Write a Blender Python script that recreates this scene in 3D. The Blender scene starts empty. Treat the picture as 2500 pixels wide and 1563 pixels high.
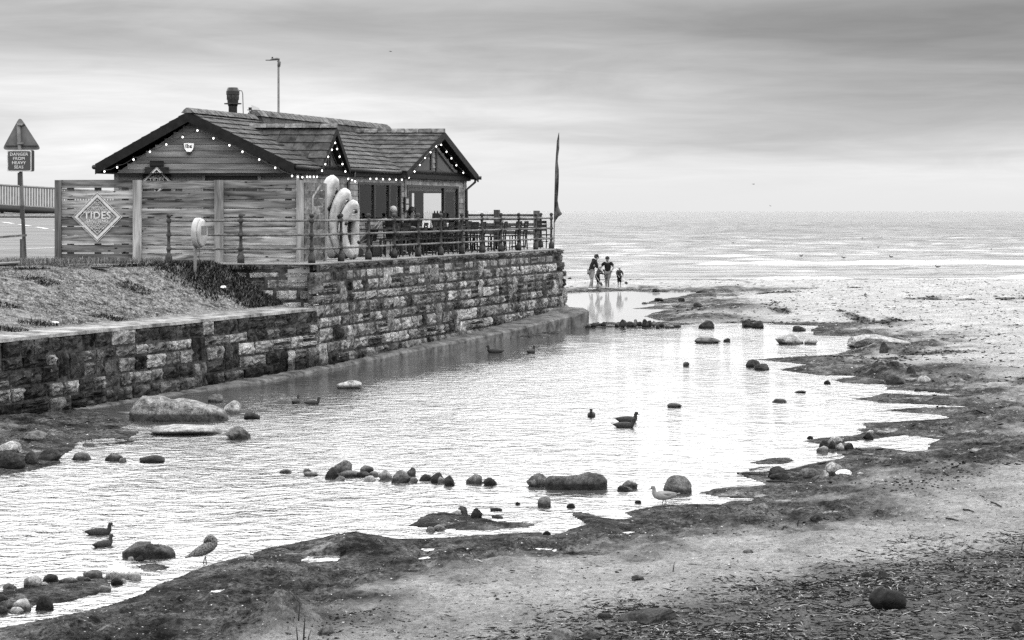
import bpy, bmesh, math, random
import numpy as np
from mathutils import Vector, Matrix, Euler, noise as mnoise

random.seed(7); np.random.seed(7)
SC = bpy.context.scene
COL = SC.collection
R = math.radians
F = 4650.0          # focal length in photo pixels (2500 wide)
H = 3.65            # eye height over the pool

# ------------------------------------------------------------------ camera, sky, sun, exposure
cd = bpy.data.cameras.new('camera'); cam = bpy.data.objects.new('camera', cd); COL.objects.link(cam)
cam.location = (0, 0, H); cam.rotation_euler = (R(90), 0, 0)
cd.sensor_width = 36; cd.lens = 36 * F / 2500; cd.shift_y = -265.5 / 2500
cd.clip_start = 0.5; cd.clip_end = 90000
SC.camera = cam
SC.view_settings.view_transform = 'Standard'; SC.view_settings.look = 'None'
SC.view_settings.exposure = -0.10; SC.view_settings.gamma = 1; SC.view_settings.use_curve_mapping = False
SC.cycles.use_denoising = False
SC.cycles.max_bounces = 6; SC.cycles.transparent_max_bounces = 12
SUN_EL, SUN_AZ = R(52), R(128)     # azimuth clockwise from +Y (view direction)

W = bpy.data.worlds.new('World'); SC.world = W; W.use_nodes = True
nt = W.node_tree; nt.nodes.clear()
def wn(t, **k):
    n = nt.nodes.new(t)
    for a, b in k.items(): setattr(n, a, b)
    return n
def wmath(op, a, b=None, c=None, clamp=False):
    n = wn('ShaderNodeMath', operation=op); n.use_clamp = clamp
    for i, v in enumerate((a, b, c)):
        if v is None: continue
        if isinstance(v, (int, float)): n.inputs[i].default_value = v
        else: nt.links.new(v, n.inputs[i])
    return n.outputs[0]
def wmap(v, a, b, c, d):
    n = wn('ShaderNodeMapRange', interpolation_type='SMOOTHSTEP')
    nt.links.new(v, n.inputs[0])
    for i, x in enumerate((a, b, c, d)): n.inputs[i + 1].default_value = x
    return n.outputs[0]
sky = wn('ShaderNodeTexSky', sky_type='NISHITA', sun_disc=False, sun_elevation=SUN_EL, sun_rotation=SUN_AZ)
bw = wn('ShaderNodeRGBToBW'); nt.links.new(sky.outputs[0], bw.inputs[0])
tc = wn('ShaderNodeTexCoord'); sx = wn('ShaderNodeSeparateXYZ'); nt.links.new(tc.outputs['Generated'], sx.inputs[0])
el = wmath('ARCSINE', sx.outputs[2]); az = wmath('ARCTAN2', sx.outputs[0], sx.outputs[1])
def cloud(sa, se, off, detail=5, rough=.55, dist=.6):
    cx = wn('ShaderNodeCombineXYZ')
    nt.links.new(wmath('MULTIPLY_ADD', az, sa, off), cx.inputs[0]); nt.links.new(wmath('MULTIPLY', el, se), cx.inputs[1])
    n = wn('ShaderNodeTexNoise'); n.inputs['Scale'].default_value = 1; n.inputs['Detail'].default_value = detail
    n.inputs['Roughness'].default_value = rough; n.inputs['Distortion'].default_value = dist
    nt.links.new(cx.outputs[0], n.inputs['Vector']); return n.outputs[0]
c1 = cloud(4.2, 34, 4.3, 6, .55, .8); c2 = cloud(11, 95, 1.7, 6, .6, 1.2)
# a brighter band low over the horizon, a dark cloud bank to the right, streaks everywhere
low = wmap(el, .0, .05, .92, .98)
top = wmap(el, .045, .105, 1.0, .56)
bank = wmath('MULTIPLY', wmap(az, -.10, .20, 0, 1), wmap(el, .012, .050, 0, 1))
bank = wmath('MULTIPLY_ADD', bank, -.42, 1.0)
st = wmath('MULTIPLY_ADD', wmath('SUBTRACT', c1, .5), 0.85, 1.0)
st2 = wmath('MULTIPLY_ADD', wmath('SUBTRACT', c2, .5), 0.34, 1.0)
amp = wmap(el, .004, .03, 0, 1)
stm = wmath('MULTIPLY', st, st2)
stm = wmath('ADD', wmath('MULTIPLY', wmath('SUBTRACT', stm, 1.0), amp), 1.0)
v = wmath('MULTIPLY', wmath('MULTIPLY', low, top), wmath('MULTIPLY', bank, stm))
zen = wmap(el, .098, .26, 0, 1)
high = wmath('MULTIPLY_ADD', wmath('SUBTRACT', c1, .5), 1.4, 6.0)
v = wmath('ADD', wmath('MULTIPLY', v, wmath('SUBTRACT', 1.0, zen)), wmath('MULTIPLY', high, zen))
v = wmath('MULTIPLY', v, 10.0)
v = wmath('ADD', wmath('MULTIPLY', v, .94), wmath('MULTIPLY', bw.outputs[0], .06))
bg = wn('ShaderNodeBackground'); bg.inputs[1].default_value = 0.1
nt.links.new(v, bg.inputs[0]); wo = wn('ShaderNodeOutputWorld'); nt.links.new(bg.outputs[0], wo.inputs[0])

sd = bpy.data.lights.new('sun', 'SUN'); sd.energy = 1.5; sd.angle = R(11); sd.color = (1, .985, .96)
sun = bpy.data.objects.new('sun', sd); COL.objects.link(sun)
sdir = Vector((math.sin(SUN_AZ) * math.cos(SUN_EL), math.cos(SUN_AZ) * math.cos(SUN_EL), math.sin(SUN_EL)))
sun.rotation_euler = sdir.to_track_quat('Z', 'Y').to_euler()

# ------------------------------------------------------------------ helpers
WLOC = {}
def pt(px, py, Y): return Vector(((px - 1250) / F * Y, Y, H - (py - 516) / F * Y))
def on_z(px, py, z=0.0):
    Y = (H - z) * F / (py - 516); return ((px - 1250) / F * Y, Y)
def tag(o, label=None, cat=None, group=None, kind=None):
    if label: o['label'] = label
    if cat: o['category'] = cat
    if group: o['group'] = group
    if kind: o['kind'] = kind
    return o
def thing(name, label, cat, loc=(0, 0, 0), rz=0.0, group=None, scale=1.0):
    o = bpy.data.objects.new(name, None); COL.objects.link(o); o.empty_display_size = .1
    o.location = loc; o.rotation_euler = (0, 0, rz); o.scale = (scale,) * 3
    WLOC[o.name] = Vector(loc)
    return tag(o, label, cat, group)
def link(name, me, parent=None, loc=None, world=False):
    o = bpy.data.objects.new(name, me); COL.objects.link(o)
    base = WLOC.get(parent.name, Vector()) if parent else Vector()
    if parent: o.parent = parent
    if loc is not None:
        o.location = (Vector(loc) - base) if world else loc
    WLOC[o.name] = base + o.location
    return o
class MB:
    def __init__(s): s.v = []; s.f = []
    def add(s, vs, fs):
        k = len(s.v); s.v.extend([tuple(a) for a in vs]); s.f.extend([tuple(i + k for i in f) for f in fs]); return s
    def box(s, c, d, rz=0.0, mat=None):
        x, y, z = d[0] / 2, d[1] / 2, d[2] / 2
        vs = [Vector(p) for p in ((-x,-y,-z),(x,-y,-z),(x,y,-z),(-x,y,-z),(-x,-y,z),(x,-y,z),(x,y,z),(-x,y,z))]
        m = mat or Matrix.Rotation(rz, 3, 'Z')
        return s.add([m @ p + Vector(c) for p in vs], [(0,3,2,1),(4,5,6,7),(0,1,5,4),(1,2,6,5),(2,3,7,6),(3,0,4,7)])
    def hexa(s, p):   # 8 corners, bottom 4 ccw then top 4
        return s.add(p, [(0,3,2,1),(4,5,6,7),(0,1,5,4),(1,2,6,5),(2,3,7,6),(3,0,4,7)])
    def slab(s, quad, off):   # quad of 4 points thickened by the vector off
        q = [Vector(a) for a in quad]; o = Vector(off)
        return s.hexa([a - o for a in q] + q)
    def prism(s, poly, off):
        n = len(poly); o = Vector(off); a = [Vector(p) for p in poly]
        return s.add(a + [p + o for p in a], [tuple(range(n))[::-1], tuple(range(n, 2 * n))] + [(i, (i + 1) % n, n + (i + 1) % n, n + i) for i in range(n)])
    def tube(s, pts, r, n=8, cap=True, flat=1.0, side=None):
        pts = [Vector(p) for p in pts]; m = len(pts)
        rs = r if isinstance(r, (list, tuple)) else [r] * m
        vs = []; ref = None
        for i, p in enumerate(pts):
            t = (pts[min(i + 1, m - 1)] - pts[max(i - 1, 0)])
            t = t.normalized() if t.length > 1e-9 else Vector((0, 0, 1))
            if side is not None:
                a = Vector(side)
            else:
                if ref is None: ref = Vector((0, 0, 1)) if abs(t.z) < .9 else Vector((1, 0, 0))
                a = ref - t * ref.dot(t); a.normalize(); ref = a
                a = t.cross(a)
            b = a.cross(t); b.normalize()
            ra, rb = (rs[i] if isinstance(rs[i], (list, tuple)) else (rs[i], rs[i] * flat))
            for k in range(n):
                w = 2 * math.pi * k / n
                vs.append(p + a * ra * math.cos(w) + b * rb * math.sin(w))
        fs = [(i * n + k, i * n + (k + 1) % n, (i + 1) * n + (k + 1) % n, (i + 1) * n + k) for i in range(m - 1) for k in range(n)]
        if cap: fs += [tuple(range(n))[::-1], tuple(range((m - 1) * n, m * n))]
        return s.add(vs, fs)
    def lathe(s, prof, c=(0, 0, 0), n=10):
        vs = []; c = Vector(c)
        for r, z in prof:
            for k in range(n):
                w = 2 * math.pi * k / n; vs.append(c + Vector((r * math.cos(w), r * math.sin(w), z)))
        m = len(prof)
        fs = [(i * n + k, i * n + (k + 1) % n, (i + 1) * n + (k + 1) % n, (i + 1) * n + k) for i in range(m - 1) for k in range(n)]
        fs += [tuple(range(n))[::-1], tuple(range((m - 1) * n, m * n))]
        return s.add(vs, fs)
    def ball(s, c, r, n=10, m=6):
        rr = r if isinstance(r, (list, tuple)) else (r, r, r)
        vs = []; 
        for i in range(m + 1):
            a = math.pi * (i + .02) / (m + .04)
            for k in range(n):
                w = 2 * math.pi * k / n
                vs.append((c[0] + rr[0] * math.sin(a) * math.cos(w), c[1] + rr[1] * math.sin(a) * math.sin(w), c[2] - rr[2] * math.cos(a)))
        fs = [(i * n + k, i * n + (k + 1) % n, (i + 1) * n + (k + 1) % n, (i + 1) * n + k) for i in range(m) for k in range(n)]
        fs += [tuple(range(n))[::-1], tuple(range(m * n, (m + 1) * n))]
        return s.add(vs, fs)
    def mesh(s, name, mat, smooth=False, off=None):
        me = bpy.data.meshes.new(name)
        vs = s.v if off is None else [(a[0] - off[0], a[1] - off[1], a[2] - off[2]) for a in s.v]
        me.from_pydata(vs, [], s.f)
        if mat: me.materials.append(mat)
        if smooth: me.polygons.foreach_set('use_smooth', [True] * len(me.polygons))
        me.update(); return me
    def build(s, name, mat, parent=None, smooth=False, world=False):
        off = WLOC.get(parent.name) if (parent and world) else None
        return link(name, s.mesh(name, mat, smooth, off), parent)
def np_mesh(name, V, Fc, mat, smooth=False, attrs=None):
    me = bpy.data.meshes.new(name)
    V = np.asarray(V, np.float32); Fc = np.asarray(Fc, np.int32); n, k = Fc.shape
    me.vertices.add(len(V)); me.vertices.foreach_set('co', V.ravel())
    me.loops.add(n * k); me.loops.foreach_set('vertex_index', Fc.ravel())
    me.polygons.add(n); me.polygons.foreach_set('loop_start', np.arange(0, n * k, k, dtype=np.int32))
    if smooth: me.polygons.foreach_set('use_smooth', np.ones(n, bool))
    me.update(calc_edges=True)
    for a, val in (attrs or {}).items():
        at = me.attributes.new(a, 'FLOAT', 'POINT'); at.data.foreach_set('value', np.asarray(val, np.float32).ravel())
    if mat: me.materials.append(mat)
    return me

# numpy value noise
def _hash(ix, iy, s):
    h = (ix.astype(np.int64) * 374761393 + iy.astype(np.int64) * 668265263 + s * 974634721) & 0x7fffffff
    h = ((h ^ (h >> 13)) * 1274126177) & 0x7fffffff
    return ((h ^ (h >> 16)) & 0xffff) / 65535.0
def vn(x, y, s=0):
    x = np.asarray(x, float); y = np.asarray(y, float)
    ix = np.floor(x); iy = np.floor(y); fx = x - ix; fy = y - iy
    fx = fx * fx * (3 - 2 * fx); fy = fy * fy * (3 - 2 * fy)
    a = _hash(ix, iy, s); b = _hash(ix + 1, iy, s); c = _hash(ix, iy + 1, s); d = _hash(ix + 1, iy + 1, s)
    return (a * (1 - fx) + b * fx) * (1 - fy) + (c * (1 - fx) + d * fx) * fy
def fbm(x, y, s=0, o=4, g=.5):
    t = 0; a = 1; n = 0
    for i in range(o):
        t = t + a * vn(x * 2 ** i + 17.3 * i, y * 2 ** i - 9.1 * i, s + i); n += a; a *= g
    return t / n * 2 - 1
def sstep(a, b, x):
    t = np.clip((np.asarray(x, float) - a) / (b - a), 0, 1); return t * t * (3 - 2 * t)

# ------------------------------------------------------------------ materials (all neutral greys: the photograph is black and white)
class N:
    def __init__(s, name):
        s.m = bpy.data.materials.new(name); s.m.use_nodes = True; s.t = s.m.node_tree
        s.b = s.t.nodes['Principled BSDF']; s.b.inputs['Specular IOR Level'].default_value = .08; s.out = s.t.nodes['Material Output']
    def n(s, t, **k):
        x = s.t.nodes.new(t)
        for a, b in k.items(): setattr(x, a, b)
        return x
    def lk(s, a, b): s.t.links.new(a, b)
    def pos(s, scale=(1, 1, 1), obj=False):
        if obj: o = s.n('ShaderNodeTexCoord').outputs['Object']
        else: o = s.n('ShaderNodeNewGeometry').outputs['Position']
        m = s.n('ShaderNodeMapping'); m.inputs['Scale'].default_value = scale; s.lk(o, m.inputs[0]); return m
    def noise(s, vec, sc, det=6, ro=.6, dist=0):
        x = s.n('ShaderNodeTexNoise'); s.lk(vec, x.inputs['Vector'])
        x.inputs['Scale'].default_value = sc; x.inputs['Detail'].default_value = det; x.inputs['Roughness'].default_value = ro; x.inputs['Distortion'].default_value = dist
        return x.outputs[0]
    def math(s, op, a, b=None, c=None):
        x = s.n('ShaderNodeMath', operation=op)
        for i, v in enumerate((a, b, c)):
            if v is None: continue
            if isinstance(v, (int, float)): x.inputs[i].default_value = v
            else: s.lk(v, x.inputs[i])
        return x.outputs[0]
    def map(s, v, a, b, c, d, smooth=True):
        x = s.n('ShaderNodeMapRange'); x.interpolation_type = 'SMOOTHSTEP' if smooth else 'LINEAR'
        s.lk(v, x.inputs[0])
        for i, q in enumerate((a, b, c, d)): x.inputs[i + 1].default_value = q
        return x.outputs[0]
    def mix(s, f, a, b):
        x = s.n('ShaderNodeMix'); x.data_type = 'FLOAT'
        for i, v in ((0, f), (2, a), (3, b)):
            if isinstance(v, (int, float)): x.inputs[i].default_value = v
            else: s.lk(v, x.inputs[i])
        return x.outputs[0]
    def attr(s, a):
        x = s.n('ShaderNodeAttribute'); x.attribute_name = a; return x.outputs['Fac']
    def rnd(s): return s.n('ShaderNodeObjectInfo').outputs['Random']
    def bump(s, h, st=.5, d=.02):
        x = s.n('ShaderNodeBump'); x.inputs['Strength'].default_value = st; x.inputs['Distance'].default_value = d
        s.lk(h, x.inputs['Height']); s.lk(x.outputs[0], s.b.inputs['Normal'])
    def col(s, v): s.lk(s.math('MULTIPLY', v, .49), s.b.inputs['Base Color'])
def grey(name, g, rough=.6, metal=0.0, spec=.15):
    k = N(name); k.b.inputs['Base Color'].default_value = (g, g, g, 1); k.b.inputs['Roughness'].default_value = rough
    k.b.inputs['Metallic'].default_value = metal; k.b.inputs['Specular IOR Level'].default_value = spec; return k.m
def nmat(name, lo, hi, sc=4, stretch=(1, 1, 1), edge=(.38, .62), rough=.85, rnd=0.0, bump=.4, bsc=None, bd=.02, obj=False, grain=0.0, gsc=60, spec=.05, det=7):
    k = N(name); p = k.pos(stretch, obj).outputs[0]
    if rnd:   # shift the pattern per object
        a = k.n('ShaderNodeVectorMath', operation='ADD'); k.lk(p, a.inputs[0])
        c = k.n('ShaderNodeCombineXYZ'); k.lk(k.math('MULTIPLY', k.rnd(), 37.0), c.inputs[0]); k.lk(c.outputs[0], a.inputs[1]); p = a.outputs[0]
    nz = k.noise(p, sc, det, .65); v = k.map(nz, edge[0], edge[1], lo, hi, False)
    if rnd: v = k.math('MULTIPLY', v, k.map(k.rnd(), 0, 1, 1 - rnd, 1 + rnd, False))
    if grain:
        g = k.noise(p, gsc, 3, .7); v = k.math('MULTIPLY', v, k.map(g, .3, .7, 1 - grain, 1 + grain, False))
    k.col(v); k.b.inputs['Roughness'].default_value = rough; k.b.inputs['Specular IOR Level'].default_value = spec
    if bump: k.bump(k.noise(p, bsc or sc * 4, 6, .65), bump, bd)
    return k.m

def stone_mat(name, lo, hi, wet=False):
    k = N(name); p0 = k.pos().outputs[0]
    a = k.n('ShaderNodeVectorMath', operation='ADD'); k.lk(p0, a.inputs[0])
    c = k.n('ShaderNodeCombineXYZ'); k.lk(k.math('MULTIPLY', k.rnd(), 51.0), c.inputs[0]); k.lk(c.outputs[0], a.inputs[1]); p = a.outputs[0]
    blot = k.noise(p, 3.6, 9, .72, .5)
    v = k.map(blot, .36, .64, lo, hi, False)
    v = k.math('MULTIPLY', v, k.map(k.rnd(), 0, 1, .55, 1.35, False))
    m = k.n('ShaderNodeMapping'); m.inputs['Scale'].default_value = (3.2, 3.2, .55); k.lk(p0, m.inputs[0])
    streak = k.noise(m.outputs[0], 1.0, 5, .6)            # rain and algae streaks running down
    v = k.math('MULTIPLY', v, k.map(streak, .48, .64, 1.0, .34))
    grit = k.noise(p, 24, 6, .78); v = k.math('MULTIPLY', v, k.map(grit, .32, .66, .45, 1.5, False))
    lich = k.noise(p, 14, 4, .6); v = k.math('ADD', v, k.map(lich, .64, .72, 0, .14))
    zs = k.n('ShaderNodeSeparateXYZ'); k.lk(p0, zs.inputs[0]); tide = k.map(k.math('ADD', zs.outputs[2], k.math('MULTIPLY', k.noise(p0, 2.2, 6, .7), -.7)), -.25, .18, .25, 1.0); v = k.math('MULTIPLY', v, tide)
    k.col(v); k.b.inputs['Roughness'].default_value = .9; k.b.inputs['Specular IOR Level'].default_value = .03
    k.bump(k.math('ADD', k.noise(p, 22, 8, .7), k.math('MULTIPLY', grit, .4)), 1.0, .06)
    return k.m
def rock_mat(name, lo, hi, zwet=.05):
    k = N(name); p0 = k.pos().outputs[0]
    a = k.n('ShaderNodeVectorMath', operation='ADD'); k.lk(p0, a.inputs[0])
    c = k.n('ShaderNodeCombineXYZ'); k.lk(k.math('MULTIPLY', k.rnd(), 23.0), c.inputs[0]); k.lk(c.outputs[0], a.inputs[1]); p = a.outputs[0]
    v = k.map(k.noise(p, 7, 9, .74, .4), .36, .64, lo, hi, False)
    v = k.math('MULTIPLY', v, k.map(k.noise(p, 42, 4, .75), .32, .68, .45, 1.55, False))
    z = k.n('ShaderNodeSeparateXYZ'); k.lk(p0, z.inputs[0])
    zz = k.math('ADD', z.outputs[2], k.math('MULTIPLY', k.noise(p, 6, 4, .6), -.06))
    wet = k.map(zz, zwet - .045, zwet + .02, 1, 0)        # the wet, weedy foot of each stone; on the pale boulder also painted underside shade
    v = k.math('MULTIPLY', v, k.mix(wet, 1.0, .22))
    k.col(v); k.lk(k.mix(wet, .85, .35), k.b.inputs['Roughness']); k.b.inputs['Specular IOR Level'].default_value = .06
    k.bump(k.noise(p, 18, 9, .75), 1.0, .035)
    return k.m
def wood_mat(name, lo, hi, axis='x', rnd=.35, knots=True):
    st = {'x': (1.0, 11, 11), 'z': (11, 11, 1.0), 'y': (11, 1.0, 11)}[axis]
    k = N(name); p0 = k.pos().outputs[0]
    a = k.n('ShaderNodeVectorMath', operation='ADD'); k.lk(p0, a.inputs[0])
    c = k.n('ShaderNodeCombineXYZ'); r = k.math('MULTIPLY', k.rnd(), 61.0); k.lk(r, c.inputs[0]); k.lk(r, c.inputs[2]); k.lk(c.outputs[0], a.inputs[1])
    m = k.n('ShaderNodeMapping'); m.inputs['Scale'].default_value = st; k.lk(a.outputs[0], m.inputs[0])
    g = k.noise(m.outputs[0], 1.0, 7, .62, .8); v = k.map(g, .33, .67, lo, hi, False)
    m2 = k.n('ShaderNodeMapping'); m2.inputs['Scale'].default_value = tuple(q * .28 for q in st); k.lk(a.outputs[0], m2.inputs[0])
    v = k.math('MULTIPLY', v, k.map(k.noise(m2.outputs[0], 1.0, 4, .6), .35, .65, .55, 1.35, False))
    v = k.math('MULTIPLY', v, k.map(k.rnd(), 0, 1, 1 - rnd, 1 + rnd, False))
    if knots:
        vo = k.n('ShaderNodeTexVoronoi'); vo.inputs['Scale'].default_value = 1.0
        m3 = k.n('ShaderNodeMapping'); m3.inputs['Scale'].default_value = (3.2, 3.2, 7.0); k.lk(a.outputs[0], m3.inputs[0]); k.lk(m3.outputs[0], vo.inputs['Vector'])
        v = k.math('MULTIPLY', v, k.map(vo.outputs['Distance'], .07, .17, .08, 1))
    k.col(v); k.b.inputs['Roughness'].default_value = .8; k.b.inputs['Specular IOR Level'].default_value = .05
    k.bump(g, .5, .01); return k.m

M = {}
M['stone_pale'] = stone_mat('stone_pale', .06, .54)
M['stone_mid'] = stone_mat('stone_mid', .03, .42)
M['stone_dark'] = stone_mat('stone_dark', .006, .10)
M['mortar'] = nmat('mortar', .006, .075, 6, edge=(.35, .65), bump=.8, bsc=30, grain=.4)
M['concrete'] = nmat('concrete', .03, .17, 3, edge=(.35, .65), bump=.5, bsc=25, grain=.35, gsc=45)
M['coping'] = nmat('coping', .08, .34, 2.2, edge=(.38, .6), bump=.6, bsc=18, grain=.4, gsc=30)
M['paving'] = nmat('paving', .18, .30, 2, bump=.2, grain=.2)
M['rock_dark'] = rock_mat('rock_dark', .008, .065)
M['rock_mid'] = rock_mat('rock_mid', .02, .20)
M['rock_pale'] = rock_mat('rock_pale', .10, .52)
M['rock_weedy'] = rock_mat('rock_weedy', .010, .13, .07)
M['boulder_pale'] = rock_mat('boulder_pale', .04, .38, .12)  # wet foot drawn higher, so the colour also carries a shaded underside
M['rock_white'] = rock_mat('rock_white', .7, 1.15)
M['fence_wood'] = wood_mat('fence_wood', .04, .38, 'x', .45)
M['post_wood'] = wood_mat('post_wood', .12, .36, 'z', .2, False)
M['post_dark'] = wood_mat('post_dark', .04, .13, 'z', .2, False)
M['old_wood'] = wood_mat('old_wood', .06, .2, 'x', .3, False)
M['dark_wood'] = wood_mat('dark_wood', .012, .05, 'x', .3, False)
M['clad'] = wood_mat('clad', .15, .26, 'x', .14, False)
M['trim_pale'] = nmat('trim_pale', .34, .5, 5, bump=.1)
M['fascia'] = nmat('fascia', .010, .018, 5, bump=.1, rough=.5)
M['frame'] = grey('frame_dark', .015, .4)
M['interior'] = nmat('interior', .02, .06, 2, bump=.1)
M['tile'] = nmat('tile', .022, .105, 3.0, stretch=(1, 1, 1), edge=(.36, .66), rough=.75, rnd=.18, bump=.5, bsc=30, bd=.01, grain=.35, gsc=40)
M['ridge'] = nmat('ridge', .05, .17, 6, rnd=.3, bump=.5, grain=.4)
M['iron'] = nmat('iron', .02, .09, 9, edge=(.35, .7), rough=.55, bump=.4, bsc=40, bd=.006, grain=.4, gsc=60, rnd=.2)
M['rail'] = nmat('rail', .06, .20, 8, edge=(.35, .7), rough=.5, bump=.3, bd=.004, grain=.3)
M['black'] = grey('black_paint', .010, .45)
M['charcoal'] = grey('charcoal', .022, .55)
M['steel'] = nmat('steel', .16, .24, 4, rough=.45, bump=.1)
M['grey_mid'] = nmat('grey_mid', .10, .15, 4, rough=.5, bump=.1)
M['white'] = nmat('white_paint', .95, 1.15, 5, rough=.5, bump=.1)
M['plastic'] = nmat('plastic', .24, .40, 4, rough=.4, bump=.1, spec=.5)
M['vinyl'] = nmat('vinyl', .24, .50, 3, rough=.35, bump=.15, bsc=12, spec=.5)
M['vinyl_grey'] = nmat('vinyl_grey', .09, .15, 3, rough=.4, bump=.15, spec=.5)
M['skin'] = nmat('skin', .16, .26, 6, rough=.6, bump=.1)
M['cloth_black'] = nmat('cloth_black', .008, .02, 12, rough=.9, bump=.5)
M['cloth_grey'] = nmat('cloth_grey', .10, .26, 30, rough=.9, bump=.5)
M['cloth_dark'] = nmat('cloth_dark', .02, .06, 20, rough=.9, bump=.5)
M['hair_dark'] = nmat('hair_dark', .02, .06, 60, rough=.7, bump=.6)
M['hair_fair'] = nmat('hair_fair', .30, .5, 60, rough=.7, bump=.6)
M['hair_white'] = nmat('hair_white', .30, .45, 60, rough=.7, bump=.6)
M['road'] = nmat('road', .12, .20, .7, stretch=(.35, 2.2, 1), edge=(.35, .65), bump=.3, bsc=30, grain=.15)
M['line'] = nmat('line_paint', .6, .8, 6, bump=.1)
M['gull'] = nmat('gull', .14, .24, 8, rough=.7, bump=.2)
M['gull_wing'] = nmat('gull_wing', .06, .12, 14, rough=.7, bump=.2)
M['sign_white'] = nmat('sign_white', .42, .60, 6, rough=.7, bump=.1)
M['flag'] = nmat('flag_cloth', .04, .14, 3, rough=.8, bump=.2)
k = N('bulb'); k.b.inputs['Base Color'].default_value = (1, 1, 1, 1); k.b.inputs['Emission Color'].default_value = (1, .98, .95, 1); k.b.inputs['Emission Strength'].default_value = 3; M['bulb'] = k.m
# glass
k = N('glass'); tr = k.n('ShaderNodeBsdfTransparent'); tr.inputs[0].default_value = (.95, .95, .95, 1)
gl = k.n('ShaderNodeBsdfGlossy'); gl.inputs['Roughness'].default_value = .02
fr = k.n('ShaderNodeFresnel'); fr.inputs[0].default_value = 1.5; mx = k.n('ShaderNodeMixShader')
bf = k.n('ShaderNodeNewGeometry').outputs['Backfacing']
k.lk(k.math('MULTIPLY', k.math('MULTIPLY', fr.outputs[0], .6), k.math('SUBTRACT', 1.0, bf)), mx.inputs[0]); k.lk(tr.outputs[0], mx.inputs[1]); k.lk(gl.outputs[0], mx.inputs[2]); k.lk(mx.outputs[0], k.out.inputs[0]); M['glass'] = k.m
# sand: dry, wet, weed-strewn
k = N('sand'); p = k.pos().outputs[0]; wet = k.attr('wet'); weed = k.attr('weed'); lit = k.attr('litter')  # 'litter' also holds the vignette painted on the near sand
big = k.noise(p, .9, 5, .6); dry = k.map(big, .35, .65, .34, .52, False)
dry = k.math('MULTIPLY', dry, k.map(k.noise(p, 9, 6, .7), .3, .7, .62, 1.32, False))
dry = k.math('MULTIPLY', dry, k.map(k.noise(p, 22, 5, .85), .36, .52, .35, 1.0))
dry = k.math('MULTIPLY', dry, k.mix(lit, 1.0, .26))  # darker under driftwood litter and by the painted foreground vignette
wc = k.map(k.noise(p, 2.2, 9, .80), .40, .62, .004, .060, False)
wc = k.math('MULTIPLY', wc, k.map(k.noise(p, 20, 5, .85), .40, .60, .15, 2.0, False))
wc = k.math('MULTIPLY', wc, k.map(k.noise(p, .8, 6, .7), .36, .60, .55, 2.5, False))
v = k.mix(wet, dry, wc)
v = k.mix(k.math('MULTIPLY', weed, .92), v, k.map(k.noise(p, 30, 4, .7), .4, .7, .010, .06, False))
k.col(v); gl_ = k.math('MULTIPLY', wet, k.map(k.noise(p, 1.7, 6, .7), .56, .68, 0, .8)); k.lk(k.mix(gl_, .95, .34), k.b.inputs['Roughness']); k.lk(k.mix(gl_, .03, .5), k.b.inputs['Specular IOR Level'])
k.bump(k.math('ADD', k.noise(p, 16, 8, .75), k.math('MULTIPLY', k.noise(p, 50, 3, .7), .35)), 1.0, .06); M['sand'] = k.m
# turf
k = N('turf'); p = k.pos().outputs[0]; bare = k.attr('bare')
v = k.map(k.noise(p, 5.5, 9, .78, .2), .38, .60, .02, .25, False)
v = k.math('MULTIPLY', v, k.map(k.noise(p, 22, 6, .82), .38, .62, .25, 1.8, False))
v = k.mix(bare, v, k.map(k.noise(p, 8, 5, .7), .3, .7, .16, .36, False))
k.col(v); k.b.inputs['Roughness'].default_value = .95; k.b.inputs['Specular IOR Level'].default_value = .02
k.bump(k.noise(p, 18, 8, .75), 1.0, .05); M['turf'] = k.m
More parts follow.
